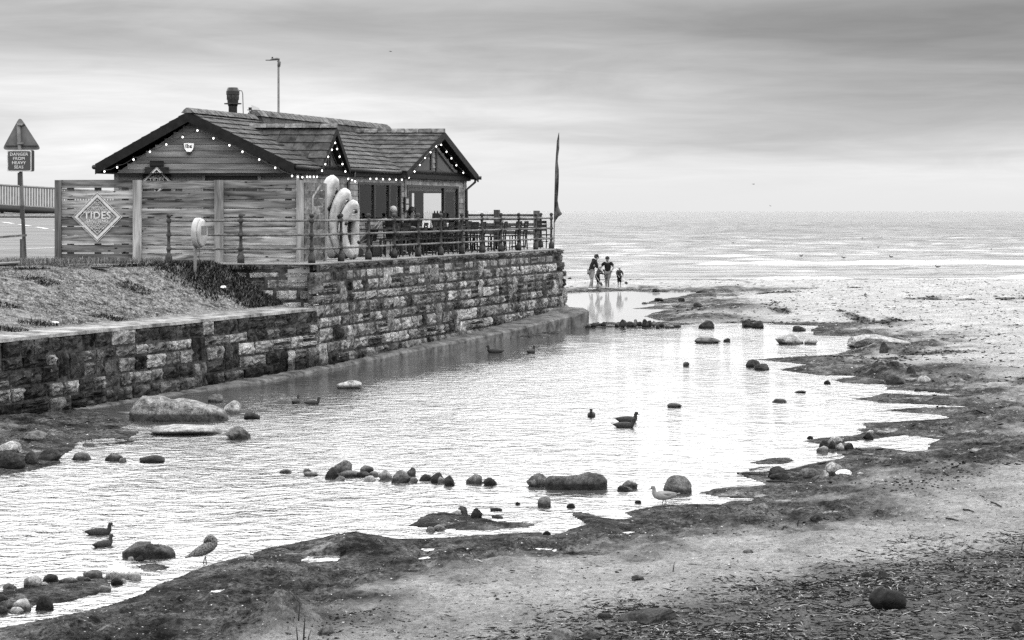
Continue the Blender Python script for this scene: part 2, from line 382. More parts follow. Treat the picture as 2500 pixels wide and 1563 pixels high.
# loose pieces carry their own tone
k = N('loose'); t = k.attr('tone'); k.col(t); k.b.inputs['Roughness'].default_value = .9; k.b.inputs['Specular IOR Level'].default_value = .02; M['loose'] = k.m
def water(name, base, ior, sx, sy, sc, st, dist, foam=False, calm=True, rough=.05):
    k = N(name); p = k.pos((sx, sy, 1)).outputs[0]
    h = k.math('ADD', k.noise(p, sc, 4, .55, .9), k.math('MULTIPLY', k.noise(p, sc * 2.9, 3, .6, .6), .40))
    if calm:
        q = k.pos((1, .5, 1)).outputs[0]; h = k.math('MULTIPLY', h, k.map(k.noise(q, .35, 4, .6), .40, .56, .55, 1.0))
        xx = k.n('ShaderNodeSeparateXYZ'); k.lk(k.pos().outputs[0], xx.inputs[0]); h = k.math('MULTIPLY', h, k.map(k.math('ADD', xx.outputs[0], k.math('MULTIPLY', k.noise(q, .2, 2, .5), 5.0)), .5, 6.0, 1.0, .62))   # sheltered, calmer on the beach side
        yy = k.math('MULTIPLY_ADD', xx.outputs[1], -.41, 3.05 + .41 * 46.76); dw = k.math('ADD', xx.outputs[0], yy); h = k.math('MULTIPLY', h, k.map(k.math('ADD', dw, k.math('MULTIPLY', k.noise(q, .6, 4, .6), 2.5)), 1.6, 6.5, .16, 1.0))   # and in the lee of the wall
    k.b.inputs['Base Color'].default_value = (base,) * 3 + (1,); k.b.inputs['Specular IOR Level'].default_value = .5; k.b.inputs['Roughness'].default_value = rough; k.b.inputs['IOR'].default_value = ior
    k.bump(h, st, dist)
    if foam:
        q2 = k.pos((.16, .62, 1)).outputs[0]; q3 = k.pos((.05, .16, 1)).outputs[0]
        k.col(k.math('MULTIPLY', k.map(k.noise(q2, 1.0, 7, .72, .6), .38, .54, .0, 1.0), k.map(k.noise(q3, 1.0, 5, .6), .3, .6, .12, .34)))
        f = k.attr('foam'); q = k.pos((1, .35, 1)).outputs[0]
        nz = k.noise(q, .9, 8, .7); ff = k.math('ADD', f, k.math('MULTIPLY', k.math('SUBTRACT', nz, .5), 2.2)); ff = k.map(ff, .40, .85, 0, 1)
        d = k.n('ShaderNodeBsdfDiffuse'); d.inputs[0].default_value = (.26, .26, .26, 1); mx = k.n('ShaderNodeMixShader')
        k.b.inputs['Specular IOR Level'].default_value = 0.0; g_ = k.n('ShaderNodeBsdfGlossy'); g_.inputs['Roughness'].default_value = .12; bp = [x for x in k.t.nodes if x.type == 'BUMP'][0]; k.lk(bp.outputs[0], g_.inputs['Normal'])
        m0 = k.n('ShaderNodeMixShader'); m0.inputs[0].default_value = .50; k.lk(k.b.outputs[0], m0.inputs[1]); k.lk(g_.outputs[0], m0.inputs[2])   # broken water: half mirror, half scatter
        k.lk(ff, mx.inputs[0]); k.lk(m0.outputs[0], mx.inputs[1]); k.lk(d.outputs[0], mx.inputs[2]); k.lk(mx.outputs[0], k.out.inputs[0])
    return k.m
M['pool'] = water('pool_water', .03, 2.9, 1.15, 1.7, 1.9, 1.0, .072, rough=.03)
M['outlet'] = water('outlet_water', .25, 2.9, 2, 5, 1.0, .5, .02, rough=.03)
M['seaw'] = water('sea_water', .30, 1.33, .45, 1.5, 1.0, .4, .07, foam=True, calm=False, rough=.15)
# ------------------------------------------------------------------ the shoreline, measured from the photograph and laid on the pool's level
POND = [(200,880),(222,1000),(310,1024),(320,1037),(289,1046),(341,1054),(310,1077),(196,1086),(155,1111),(145,1137),(0,1163),(-400,1200),(-400,1590),
 (0,1531),(103,1511),(217,1489),(341,1453),(403,1421),(496,1385),(580,1360),(641,1341),(765,1318),(827,1305),(858,1300),(930,1308),(971,1315),(1060,1314),(1156,1306),(1262,1302),(1321,1298),(1341,1306),(1377,1298),(1393,1291),(1442,1288),(1436,1279),(1420,1269),(1398,1256),(1404,1250),(1436,1253),(1475,1264),(1513,1268),(1543,1264),(1529,1250),(1567,1242),(1603,1235),(1698,1231),(1758,1232),(1786,1224),(1859,1221),(1753,1213),(1698,1204),(1739,1194),(1862,1183),(1813,1165),(1796,1155),(1809,1152),(1875,1151),(1924,1145),(1945,1142),(1988,1130),(2031,1123),(2057,1116),(2040,1105),(1997,1100),(2000,1085),(1945,1079),(2000,1069),(2089,1063),(2104,1056),(2084,1049),(2118,1045),(2104,1036),(2078,1033),(2147,1032),(2234,1026),(2321,1021),(2292,1014),(2234,1010),(2147,1001),(2234,996),(2350,993),(2250,988),(2147,984),(2069,974),(2127,969),(2156,960),(2263,966),(2344,967),(2300,961),(2234,955),(2162,952),(2162,943),(2205,940),(2104,938),(2060,936),(2026,928),(2118,917),(2003,918),(1896,904),(1969,891),(1900,884),(1837,878),(1920,872),(2042,866),(2100,848),(2061,838),(2125,828),(2110,821),(1988,819),(1979,808),(1993,796),(1905,793),(1808,791),(1749,789),(1671,794),(1560,797),(1430,800),(1420,780),(1300,770),(900,770)]
ISLES = [
 [(990,1285),(1007,1275),(1030,1262),(1053,1254),(1086,1252),(1136,1255),(1176,1262),(1222,1272),(1268,1274),(1321,1282),(1295,1288),(1235,1293),(1176,1296),(1126,1296),(1096,1292),(1037,1288)],
 [(-120,1452),(0,1443),(58,1434),(153,1420),(230,1413),(269,1409),(261,1436),(215,1455),(165,1470),(127,1474),(77,1478),(73,1497),(0,1501),(-120,1515)],
 [(338,1382),(380,1376),(420,1383),(400,1394),(350,1396)],
 [(1829,1131),(1864,1120),(1898,1116),(1933,1118),(1945,1124),(1916,1134),(1872,1137)],
 [(188,1083),(215,1075),(269,1071),(338,1077),(292,1085),(230,1088)],
 [(729,1368),(752,1358),(825,1353),(855,1361),(819,1372),(756,1373)],
 [(2058,1079),(2089,1078),(2141,1073),(2165,1068),(2205,1064),(2251,1068),(2292,1075),(2269,1085),(2257,1099),(2220,1102),(2147,1091),(2089,1094),(2072,1085)],
 [(1195,812),(1235,800),(1330,800),(1372,812),(1330,824),(1250,826)],
]
OUTLET = [(1250,800),(1400,795),(1560,792),(1660,787),(1593,779),(1571,773),(1613,759),(1700,752),(1640,755),(1540,754),(1632,744),(1690,741),(1569,742),(1600,732),(1652,726),(1690,716),(1847,709),(1759,711),(1681,714),(1593,713),(1525,711),(1383,715),(1330,716),(1200,720)]
def proj(poly, z): return [on_z(a, b, z) for a, b in poly]
POLYS = [proj(POND, 0)] + [proj(q, 0) for q in ISLES] + [proj(OUTLET, -.2)]
def densify(poly):
    out = []
    for i, (x, y) in enumerate(poly):
        x2, y2 = poly[(i + 1) % len(poly)]; out.append((x, y, x2, y2))
    return out
SEG = np.array([s for q in POLYS for s in densify(q)], np.float32)
def signed(X, Y):
    X = np.asarray(X, np.float32).ravel(); Y = np.asarray(Y, np.float32).ravel(); out = np.empty(len(X), np.float32)
    ax, ay, bx, by = SEG.T; dx = bx - ax; dy = by - ay; L = dx * dx + dy * dy + 1e-9
    for i in range(0, len(X), 12000):
        x = X[i:i + 12000, None]; y = Y[i:i + 12000, None]
        t = np.clip(((x - ax) * dx + (y - ay) * dy) / L, 0, 1)
        d = np.sqrt((((x - ax - t * dx) ** 2) + ((y - ay - t * dy) ** 2)).min(1))
        cr = ((ay > y) != (by > y)) & (x < (bx - ax) * (y - ay) / np.where(by == ay, 1e-9, by - ay) + ax)
        out[i:i + 12000] = np.where(cr.sum(1) % 2 == 1, -d, d)
    return out
def level(Y): return -.2 * sstep(61.3, 63.2, Y) - .25 * sstep(93, 111, Y) - .9 * sstep(110, 128, Y)
BUMPS = [(690,1541,.30,.24,1.0),(560,1560,.10,.2,.7),(1100,1372,.09,.22,.5),(1230,1378,.09,.2,.5),(850,1318,.10,.35,.8),(2160,905,.28,.5,1.2),(2160,855,.25,.6,1.0),(2000,1325,.04,.3,.3),(2020,1415,.05,.2,.2),(1770,745,.22,1.4,1.2),(1720,765,.2,1.3,1.2),(2300,905,.12,1.0,1),(1460,1268,.05,.3,.3)]
BUMPS = [(on_z(a, b, .1), h, r, w) for a, b, h, r, w in BUMPS]
def beach(X, Y):
    X = np.asarray(X, float).ravel(); Y = np.asarray(Y, float).ravel()
    d0 = signed(X, Y)
    d = d0 + .07 * fbm(X * 3.5, Y * 2.5, 3, 4) + .06 * np.clip(Y / 40, .5, 2.5) * fbm(X * 1.1, Y * .7, 5, 3)
    land = np.clip(d, 0, None)
    rise = .050 * (1 - np.exp(-land / .45)) + .030 * np.minimum(land, 9) + .10 * sstep(2, 8, land)
    rise = rise * (1 - sstep(96, 110, Y) * .75)
    wn_ = fbm(X * .45, Y * .45, 11, 3)
    wet = 1 - sstep(.8, 3.3, land + 1.5 * wn_ + 1.9 * fbm(X * 2.4, Y * 1.6, 12, 6, .7) - .8 * sstep(0, -3, X))
    wet = np.maximum(wet, sstep(100, 103, Y) * .85)
    dry = 1 - wet
    m = sstep(0.0, .8, land)
    z = rise + m * (.055 * fbm(X * .55, Y * .55, 21, 3) + .062 * wet * fbm(X * 2.4, Y * 2.0, 22, 5, .6))
    z = z + m * wet * (.040 * (1 - np.abs(fbm(X * 4.5, Y * 3.5, 23, 4)) * 2.6) - .024)
    foot = np.clip(.42 - vn(X * 2.7, Y * 2.7, 31), 0, 1) + .7 * np.clip(.42 - vn(X * 3.9 + 3, Y * 3.9, 32), 0, 1)
    z = z + m * dry * (-.085 * foot + .016 * fbm(X * 7, Y * 7, 24, 3))
    for (bx, by), h, r, w in BUMPS:
        q = ((X - bx) ** 2 + ((Y - by) / 1.5) ** 2) / (r * r)
        z = z + h * np.exp(-q) * (1 + .25 * fbm(X * 7, Y * 7, 41, 3)); wet = np.maximum(wet, w * np.exp(-q * .6))
    z = np.where(d < 0, -np.minimum(.03 + .35 * -d, .35), z) + level(Y)
    # weed wrack along the edge of the wet sand and in patches on the far beach
    band = np.exp(-((land + 1.0 * wn_ - 2.3) / .8) ** 2)
    pat = sstep(.05, .35, fbm(X * .9, Y * .55, 51, 6, .65)) * band * (.55 + .45 * sstep(24, 34, Y))
    pat = np.maximum(pat, sstep(.30, .52, fbm(X * .5, Y * .16, 53, 5, .6)) * sstep(40, 60, Y) * sstep(1.0, 2.5, land) * (1 - sstep(7, 22, land)))
    weed = np.clip(pat, 0, 1) * m
    lit = sstep(-.6, 1.6, 16.4 + .80 * X - Y + .5 * fbm(X * 1.5, Y * 1.5, 61, 3)) * sstep(-1.5, .8, X)
    vignette = .40 * sstep(42, 20, Y) * (.75 + .5 * fbm(X * .8, Y * .8, 63, 4)) + .15 * sstep(19, 15, Y)  # painted vignette: burnt-edge darkening in the near sand's colour, fading with distance
    lit = np.maximum(lit, vignette)  # real litter tone and painted vignette share one value
    return z, wet, weed, lit
NR, NC = 620, 640
YR = 11.0 * (135.0 / 11.0) ** (np.arange(NR) / (NR - 1)); TC = np.linspace(-.37, .43, NC)
GX = (YR[:, None] * TC[None, :]); GY = np.repeat(YR[:, None], NC, 1)
bz, bwet, bweed, blit_vignette = beach(GX, GY)
idx = np.arange(NR * NC).reshape(NR, NC)
FQ = np.stack([idx[:-1, :-1], idx[:-1, 1:], idx[1:, 1:], idx[1:, :-1]], -1).reshape(-1, 4)
me = np_mesh('beach', np.stack([GX.ravel(), GY.ravel(), bz], 1), FQ, M['sand'], True, {'wet': bwet, 'weed': bweed, 'litter': blit_vignette})
tag(link('beach', me), 'sandy beach with a dark wet edge round the shallow pool', 'beach', kind='structure')
BZ = bz.reshape(NR, NC); BWET = bwet.reshape(NR, NC)
def samp(A, x, y):
    x = np.asarray(x, float); y = np.asarray(y, float)
    r = np.clip(np.log(y / 11.0) / math.log(135 / 11.0) * (NR - 1), 0, NR - 1.001); c = np.clip((x / y - TC[0]) / (TC[-1] - TC[0]) * (NC - 1), 0, NC - 1.001)
    i = r.astype(int); j = c.astype(int); a = r - i; b = c - j
    return (A[i, j] * (1 - a) + A[i + 1, j] * a) * (1 - b) + (A[i, j + 1] * (1 - a) + A[i + 1, j + 1] * a) * b
def gz(x, y): return float(samp(BZ, np.array([x]), np.array([y]))[0])
def hit(px, py, water=True):
    """The point of the beach (or of the water on it) seen at a pixel of the photograph."""
    Y = H * F / (py - 516)
    for _ in range(8):
        X = (px - 1250) / F * Y; lv = 0.0 if Y < 61.8 else -.2
        z = gz(X, min(Y, 130))
        if water: z = max(z, lv)
        Y = .5 * Y + .5 * (H - z) * F / (py - 516)
    return Vector(((px - 1250) / F * Y, Y, z))
# water sheets
def sheet(name, pts, z, mat, label, cat):
    m_ = MB(); m_.add([(x, y, z) for x, y in pts], [tuple(range(len(pts)))]); o = m_.build(name, mat); return tag(o, label, cat, kind='structure')
sheet('pool_water', [(-16, 9), (40, 9), (40, 62), (-16, 62)], 0.0, M['pool'], 'shallow rippled pool held between the stone wall and the beach', 'water')
sheet('outlet_water', [(-10, 61.9), (30, 61.9), (30, 99), (-10, 99)], -.2, M['outlet'], 'calm bright water beyond the row of weir stones', 'water')
# sea with real swell
YS = np.concatenate([98 * (1.0062 ** np.arange(330)), 98 * (1.0062 ** 329) * (1.085 ** np.arange(1, 55))]); TS = np.linspace(-.75, .75, 520)
SX = YS[:, None] * TS[None, :]; SY = np.repeat(YS[:, None], len(TS), 1)
fade = 1 / (1 + (SY / 900) ** 2)
amp_ = .07 * sstep(100, 135, SY) + .11 * sstep(120, 220, SY)
wz = amp_ * fade * (fbm(SX / 7, SY / 2.6, 71, 3) + .5 * fbm(SX / 2.6, SY / 1.3, 75, 2))
br1 = np.exp(-((SY - 117.5 - 2.2 * fbm(SX / 9, SX * 0, 81, 3)) / 2.2) ** 2) * sstep(13, 19, SX + 0 * SY) * sstep(-.6, .3, fbm(SX / 6, SX * 0 + 3, 82, 3))
br2 = np.exp(-((SY - 149 - 2 * fbm(SX / 9, SX * 0, 83, 3)) / 1.6) ** 2) * sstep(-.1, .4, fbm(SX / 10, SX * 0 + 7, 84, 3))
br3 = np.exp(-((SY - 131 - 2 * fbm(SX / 9, SX * 0, 85, 3)) / 1.2) ** 2) * sstep(.0, .5, fbm(SX / 12, SX * 0 + 5, 86, 3))
wz = wz + .34 * br1 + .30 * br2 + .16 * br3
wash = .62 * (1 - sstep(106, 124, SY)) + .10
foam = np.clip(1.0 * br1 + .8 * br2 + .25 * br3 + wash * .9 + .6 * np.exp(-((SY - 114.5) / 2.6) ** 2) * sstep(10, 20, SX), 0, 1) * (1 - .85 * sstep(140, 260, SY))
idx = np.arange(SX.size).reshape(SX.shape)
FQ = np.stack([idx[:-1, :-1], idx[:-1, 1:], idx[1:, 1:], idx[1:, :-1]], -1).reshape(-1, 4)
me = np_mesh('sea', np.stack([SX.ravel(), SY.ravel(), (wz - .50).ravel()], 1), FQ, M['seaw'], True, {'foam': foam})
tag(link('sea', me), 'choppy pale sea running out to the horizon with low breakers', 'sea', kind='structure')

# ------------------------------------------------------------------ sea wall and terrace
TZ = H - 1.22                     # terrace level
def rail_x(Y): return -4.71 + .3438 * (Y - 44.8)
class Path:
    def __init__(s, pts):
        s.p = [Vector((a, b)) for a, b in pts]; s.c = [0]
        for a, b in zip(s.p, s.p[1:]): s.c.append(s.c[-1] + (b - a).length)
        s.L = s.c[-1]
    def at(s, d):
        i = 0
        while i < len(s.p) - 2 and s.c[i + 1] < d: i += 1
        t = (d - s.c[i]) / (s.c[i + 1] - s.c[i]); v = s.p[i + 1] - s.p[i]
        return s.p[i] + v * t, v.normalized()
def stone_variant(seed, bulge, rough_, nx=8, nz=5):
    rr = random.Random(seed); me = bpy.data.meshes.new('stone'); V = []; Fs = []
    for j in range(nz + 1):
        for i in range(nx + 1):
            u, w = i / nx, j / nz
            e = min(1, min(u, 1 - u) * 7.5) * min(1, min(w, 1 - w) * 5.5)
            jx = (rr.random() - .5) * .03 * (1 if 0 < i < nx else .5); jz = (rr.random() - .5) * .05 * (1 if 0 < j < nz else .5)
            V.append((u - .5 + jx, .03 - bulge * e - rough_ * (rr.random() - .4) * (.3 + e), w - .5 + jz))
    nn = nx + 1
    for j in range(nz):
        for i in range(nx): Fs.append((j * nn + i, j * nn + i + 1, (j + 1) * nn + i + 1, (j + 1) * nn + i))
    ring = [i for i in range(nn)] + [j * nn + nx for j in range(1, nz + 1)] + [nz * nn + i for i in range(nx - 1, -1, -1)] + [j * nn for j in range(nz - 1, 0, -1)]
    k0 = len(V)
    for q in ring: V.append((V[q][0], .22, V[q][2]))
    n = len(ring)
    for a in range(n): Fs.append((ring[(a + 1) % n], ring[a], k0 + a, k0 + (a + 1) % n))
    me.from_pydata(V, [], Fs); me.polygons.foreach_set('use_smooth', [False] * len(me.polygons)); return me
VAR = {}
for mk in ('stone_pale', 'stone_mid', 'stone_dark'):
    for kind, (bu, ro) in {'rough': (.030, .075), 'ashlar': (.018, .012)}.items():
        VAR[mk, kind] = []
        for q in range(6):
            me = stone_variant(hash((mk, kind)) % 999 + q if False else q * 7 + len(mk) + (3 if kind == 'rough' else 0), bu, ro); me.materials.append(M[mk]); VAR[mk, kind].append(me)
def lay(path, z0, heights, wr, jitter=.0, tall=.12, rnd=None):
    """Courses of stones along a path: list of (s, w, z, h, course)."""
    out = []; z = z0; blocked = []
    for ci, h in enumerate(heights):
        nxt = []; s = -random.uniform(0, .3)
        while s < path.L:
            w = random.uniform(*wr) * (1.25 if random.random() < .2 else 1)
            b = [q for q in blocked if q[0] - .12 < s < q[1]]
            if b: s = b[0][1]; continue
            nb = [q for q in blocked if s < q[0] < s + w + .12]
            if nb: w = nb[0][0] - s
            w = min(w, path.L - s)
            if w > .10:
                hh = h; 
                if ci < len(heights) - 2 and random.random() < tall and w < .55: hh = h + heights[ci + 1]; nxt.append((s, s + w))
                elif random.random() < .10 and h > .24 and w > .2:
                    out.append((s + w / 2, w, z + h * .27, h * .5, ci)); out.append((s + w / 2, w, z + h * .76, h * .44, ci)); s += w; continue
                out.append((s + w / 2, w, z + hh / 2, hh, ci))
            s += max(w, .05)
        z += h; blocked = nxt
    return out
def place_stones(parent, path, stones, tone, kind, batter, ztop, cap=290, vis=None):
    items = []
    for s, w, z, h, ci in stones:
        if s <= 0 or s >= path.L: continue
        p, t = path.at(s); n = Vector((t.y, -t.x))
        off = batter * (1 - z / ztop) + random.uniform(-.012, .022)
        q = p + n * off
        if vis and not vis(q): continue
        items.append((w * h * F * F / q.y ** 2, q, t, w, z, h, ci))
    items.sort(key=lambda a: -a[0])
    rest = MB()
    for i, (_, q, t, w, z, h, ci) in enumerate(items):
        me = random.choice(VAR[tone(ci, z), kind(ci) if callable(kind) else kind])
        g = .050
        if i < cap:
            o = link('stone', me, parent, (q.x, q.y, z), True)
            o.rotation_euler = (0, random.uniform(-.035, .035), math.atan2(t.y, t.x) + random.uniform(-.02, .02)); o.scale = (max(w - g, .05), 1, max(h - g, .05))
        else:
            a = math.atan2(t.y, t.x); mt = Matrix.Translation((q.x, q.y, z)) @ Matrix.Rotation(a, 4, 'Z') @ Matrix.Diagonal((max(w - g, .05), 1, max(h - g, .05), 1))
            rest.add([mt @ v.co for v in me.vertices], [tuple(f.vertices) for f in me.polygons])
    if rest.v: tag(rest.build('stonework', M['stone_mid'], parent, True, True), kind='stuff')
def core(parent, path, z0, z1, inset, batter, name='wall_core', mat='mortar', step=.5):
    m_ = MB(); n_ = max(2, int(path.L / step)); vs = []
    for i in range(n_ + 1):
        p, t = path.at(path.L * i / n_); n = Vector((t.y, -t.x))
        a = p - n * inset + n * batter; b = p - n * inset; c = p - n * 1.0
        vs += [(a.x, a.y, z0), (b.x, b.y, z1), (c.x, c.y, z1)]
    m_.add(vs, [(3 * i, 3 * i + 3, 3 * i + 4, 3 * i + 1) for i in range(n_)] + [(3 * i + 1, 3 * i + 4, 3 * i + 5, 3 * i + 2) for i in range(n_)])
    return m_.build(name, M[mat], parent, False, True)
CORNER = (-4.50, 43.95)
LOWTOP = 1.41
# lower wall, in the same line as the terrace wall
pl = Path([(-12.4, 25.0), (-9.05, 32.9), (-6.75, 38.5), CORNER])
lw = thing('retaining_wall', 'low rough stone retaining wall under the grass bank, pale coping on top', 'wall', (-6.75, 38.5, 0))
core(lw, pl, -.4, LOWTOP - .03, .02, .16)
hs = [.31, .26, .29, .22, .32]; hs = [h * (LOWTOP + .06 - .06) / sum(hs) for h in hs]
st = lay(pl, -.02, hs, (.30, .82), tall=.24)
def tone_low(ci, z):
    r = random.random()
    if z > 1.08: return 'stone_dark' if r < .9 else 'stone_mid'
    return 'stone_dark' if r < .38 else ('stone_mid' if r < .8 else 'stone_pale')
place_stones(lw, pl, st, tone_low, 'rough', .16, 1.5, vis=lambda q: q.y > 31.0)
m_ = MB(); vs = []
n_ = 70
for i in range(n_ + 1):
    p, t = pl.at(pl.L * i / n_); n = Vector((t.y, -t.x)); j = .02 * math.sin(i * 2.3) + random.uniform(-.02, .02)
    a = p + n * (.03 + j); b = p - n * .85
    vs += [(a.x, a.y, LOWTOP - .05), (a.x, a.y, LOWTOP + .012 + j * .2), (b.x, b.y, LOWTOP + .03)]
m_.add(vs, [(3 * i, 3 * i + 3, 3 * i + 4, 3 * i + 1) for i in range(n_)] + [(3 * i + 1, 3 * i + 4, 3 * i + 5, 3 * i + 2) for i in range(n_)])
m_.build('coping', M['coping'], lw, False, True)
# terrace wall
END = [(1.30, 60.6), (1.62, 61.6), (1.60, 62.6), (1.28, 63.8), (.72, 65.3), (.35, 66.6), (-1.2, 67.2)]
ps = Path([CORNER, (-3.55, 46.7), (-1.35, 53.2)] + END)
pf = Path([(-8.6, 44.28), (-4.62, 44.20)])
tw = thing('terrace_wall', 'tall coursed stone sea wall carrying the cafe terrace', 'wall', (-1.5, 53.0, 0))
core(tw, ps, -.4, TZ - .02, .02, .20); core(tw, pf, .8, TZ - .02, .02, .0)
hs = [.34, .27, .32, .24, .29, .22, .28, .24, .17]; q_ = (TZ - .0) / sum(hs); hs = [h * q_ for h in hs]
st = lay(ps, .0, hs, (.28, .78), tall=.22)
def tone_hi(ci, z):
    r = random.random()
    if z > TZ - .2: return 'stone_dark' if r < .85 else 'stone_mid'
    if z > TZ - .45: return 'stone_dark' if r < .30 else ('stone_mid' if r < .75 else 'stone_pale')
    return 'stone_dark' if r < .10 else ('stone_mid' if r < .40 else 'stone_pale')
place_stones(tw, ps, st, tone_hi, lambda ci: 'ashlar' if ci == 7 else 'rough', .20, TZ, cap=270, vis=lambda q: q.y < 66)
st = lay(pf, TZ - 1.17, [.30, .29, .23, .18, .15], (.45, .85), tall=0)
place_stones(tw, pf, st, lambda ci, z: ('stone_dark' if z > TZ - .18 else random.choice(['stone_mid', 'stone_pale', 'stone_pale'])), 'ashlar', .0, TZ, cap=28)
# concrete footing in front of the foot of both walls
led = [(-7.9, 34.9), (-6.45, 38.2), (-5.45, 40.2), (-4.15, 43.9), (-3.05, 46.76), (-.56, 53.2), (2.0, 59.3), (2.42, 59.95), (2.30, 61.4), (1.2, 61.9)]
inn = [(-8.2, 35.0), (-7.0, 38.4), (-6.0, 40.5), (-4.6, 44.2), (-3.7, 46.9), (-1.5, 53.4), (.9, 59.6), (1.3, 60.3), (1.4, 61.2), (1.1, 61.7)]
tp = [.01, .02, .04, .07, .12, .22, .44, .54, .54, .5]
pa, pb = Path(led), Path(inn)
m_ = MB(); vs = []; n_ = 90
for i in range(n_ + 1):
    f_ = i / n_ * (len(led) - 1); a = min(int(f_), len(led) - 2); t = f_ - a
    lx = led[a][0] * (1 - t) + led[a + 1][0] * t; ly = led[a][1] * (1 - t) + led[a + 1][1] * t
    ix = inn[a][0] * (1 - t) + inn[a + 1][0] * t; iy = inn[a][1] * (1 - t) + inn[a + 1][1] * t
    h = tp[a] * (1 - t) + tp[a + 1] * t; j = random.uniform(-.025, .025)
    vs += [(lx + j * .6, ly, -.35), (lx + j * .6, ly, h - .05 + j), (lx - .05, ly + .01, h + j * .5), (ix, iy, h + .06)]
m_.add(vs, [(4 * i + q, 4 * i + 4 + q, 4 * i + 5 + q, 4 * i + 1 + q) for i in range(n_) for q in range(3)])
tag(m_.build('concrete_footing', M['concrete'], tw, False, True))
# terrace paving
edge = [(-9.0, 44.32), (-4.70, 44.22), (-3.75, 46.7), (-1.55, 53.2)] + [(x - .2, y) for x, y in END[:6]] + [(-6, 68), (-13, 68), (-13, 46.6), (-9.0, 46.6)]
m_ = MB(); m_.prism([(x, y, TZ - .5) for x, y in edge], (0, 0, .5)); tag(m_.build('terrace_paving', M['paving']), 'pale concrete paving of the cafe terrace', 'terrace', kind='structure')

# ------------------------------------------------------------------ grass bank and the ground behind it
def wall_x(Y): return np.interp(Y, [25.0, 32.9, 38.5, 43.95, 46.5], [-12.4, -9.05, -6.75, -4.5, -3.6])
def bank_z(q, Y):
    L = np.interp(Y, [26, 36, 40, 44], [5.6, 4.6, 3.4, 1.75]); t = np.clip((q - .75) / L, 0, 1)
    z = 1.43 + (TZ - .02 - 1.43) * (t * t * (3 - 2 * t) * .55 + t * .45)
    return z
qs = np.concatenate([np.linspace(.70, 7, 150), np.linspace(7.1, 26, 50)]); ys = np.linspace(25, 46.55, 260)
BY = np.repeat(ys[:, None], len(qs), 1); BQ = np.repeat(qs[None], len(ys), 0); BX = wall_x(BY) - BQ
bzz = bank_z(BQ, BY) + (.03 * fbm(BX * 1.3, BY * 1.3, 91, 4) + .022 * fbm(BX * 6, BY * 6, 95, 3)) * sstep(.75, 1.3, BQ) * (1 - .6 * sstep(44.0, 44.3, BY))
bare = np.clip(1 - (BQ - .7) / .35 + .5 * fbm(BX * 2.5, BY * 2.5, 97, 4), 0, 1)
for (ax, ay, ar) in ((-10.9, 41.6, .9),): bare = np.maximum(bare, np.clip(1.3 - np.sqrt(((BX - ax) / 1.3) ** 2 + ((BY - ay) * 1.6) ** 2) / ar + .3 * fbm(BX * 3, BY * 3, 98, 3), 0, 1))
bare = np.maximum(bare, .55 * sstep(.15, .5, fbm(BX * .9, BY * .9, 99, 4)))
idx = np.arange(BX.size).reshape(BX.shape)
FQ = np.stack([idx[:-1, :-1], idx[1:, :-1], idx[1:, 1:], idx[:-1, 1:]], -1).reshape(-1, 4)
me = np_mesh('grass_bank', np.stack([BX.ravel(), BY.ravel(), bzz.ravel()], 1), FQ, M['turf'], True, {'bare': bare})
tag(link('grass_bank', me), 'worn grass bank sloping from the fence down to the wall top', 'bank', kind='structure')
def bank_at(px, py):
    Y = 42.0
    for _ in range(14):
        X = (px - 1250) / F * Y; q = float(wall_x(Y) - X); z = float(bank_z(np.array(q), np.array(Y)))
        Y = .6 * Y + .4 * (H - z) * F / (py - 516); Y = min(max(Y, 26), 46.5)
    return Vector(((px - 1250) / F * Y, Y, z))
# road climbing away to the left
def road_z(Y): return TZ - .03 + .95 * float(sstep(47, 92, Y)) + .012 * max(0, Y - 47) * .3
RX = lambda y: min(-9.6 + (-1.9 if y > 47.5 else 0) + max(0, y - 47.5) * .30, -9.8 if y > 47.5 else 0)
m_ = MB(); vs = []; yr = [46.5, 47, 48, 50, 53, 56, 60, 65, 70, 76, 82, 88, 95, 110]
for y in yr: vs += [(-60, y, road_z(y)), (RX(y), y, road_z(y))]
m_.add(vs, [(2 * i, 2 * i + 1, 2 * i + 3, 2 * i + 2) for i in range(len(yr) - 1)])
vs2 = []
for y in yr: x = RX(y); vs2 += [(x, y, road_z(y)), (x, y, TZ - .6)]
m_.add(vs2, [(2 * i, 2 * i + 1, 2 * i + 3, 2 * i + 2) for i in range(len(yr) - 1)])
tag(m_.build('road', M['road']), 'pale asphalt road bending uphill behind the fence', 'road', kind='structure')
def strip(name, pts, w, mat, label, zoff=.008):
    m_ = MB()
    for a, b in pts:
        a = Vector(a); b = Vector(b); d = (b - a).normalized(); n = Vector((-d.y, d.x, 0)) * w / 2
        m_.add([a + n, a - n, b - n, b + n], [(0, 1, 2, 3)])
    return tag(m_.build(name, mat), label, 'road marking', kind='structure')
def rp(px, Y, dz=.01): return Vector(((px - 1250) / F * Y, Y, road_z(Y) + dz))
segs = [(rp(-120 + 42 * i, 84 - i * 2.4), rp(-120 + 42 * i + 26, 84 - i * 2.4 - 1.5)) for i in range(8)]
strip('road_marking', segs, .16, M['line'], 'broken white line along the middle of the road')
strip('edge_marking', [(rp(62, 56), rp(150, 57.2)), (rp(-40, 55.4), rp(22, 56))], .12, M['line'], 'worn white edge line near the kerb side of the road')
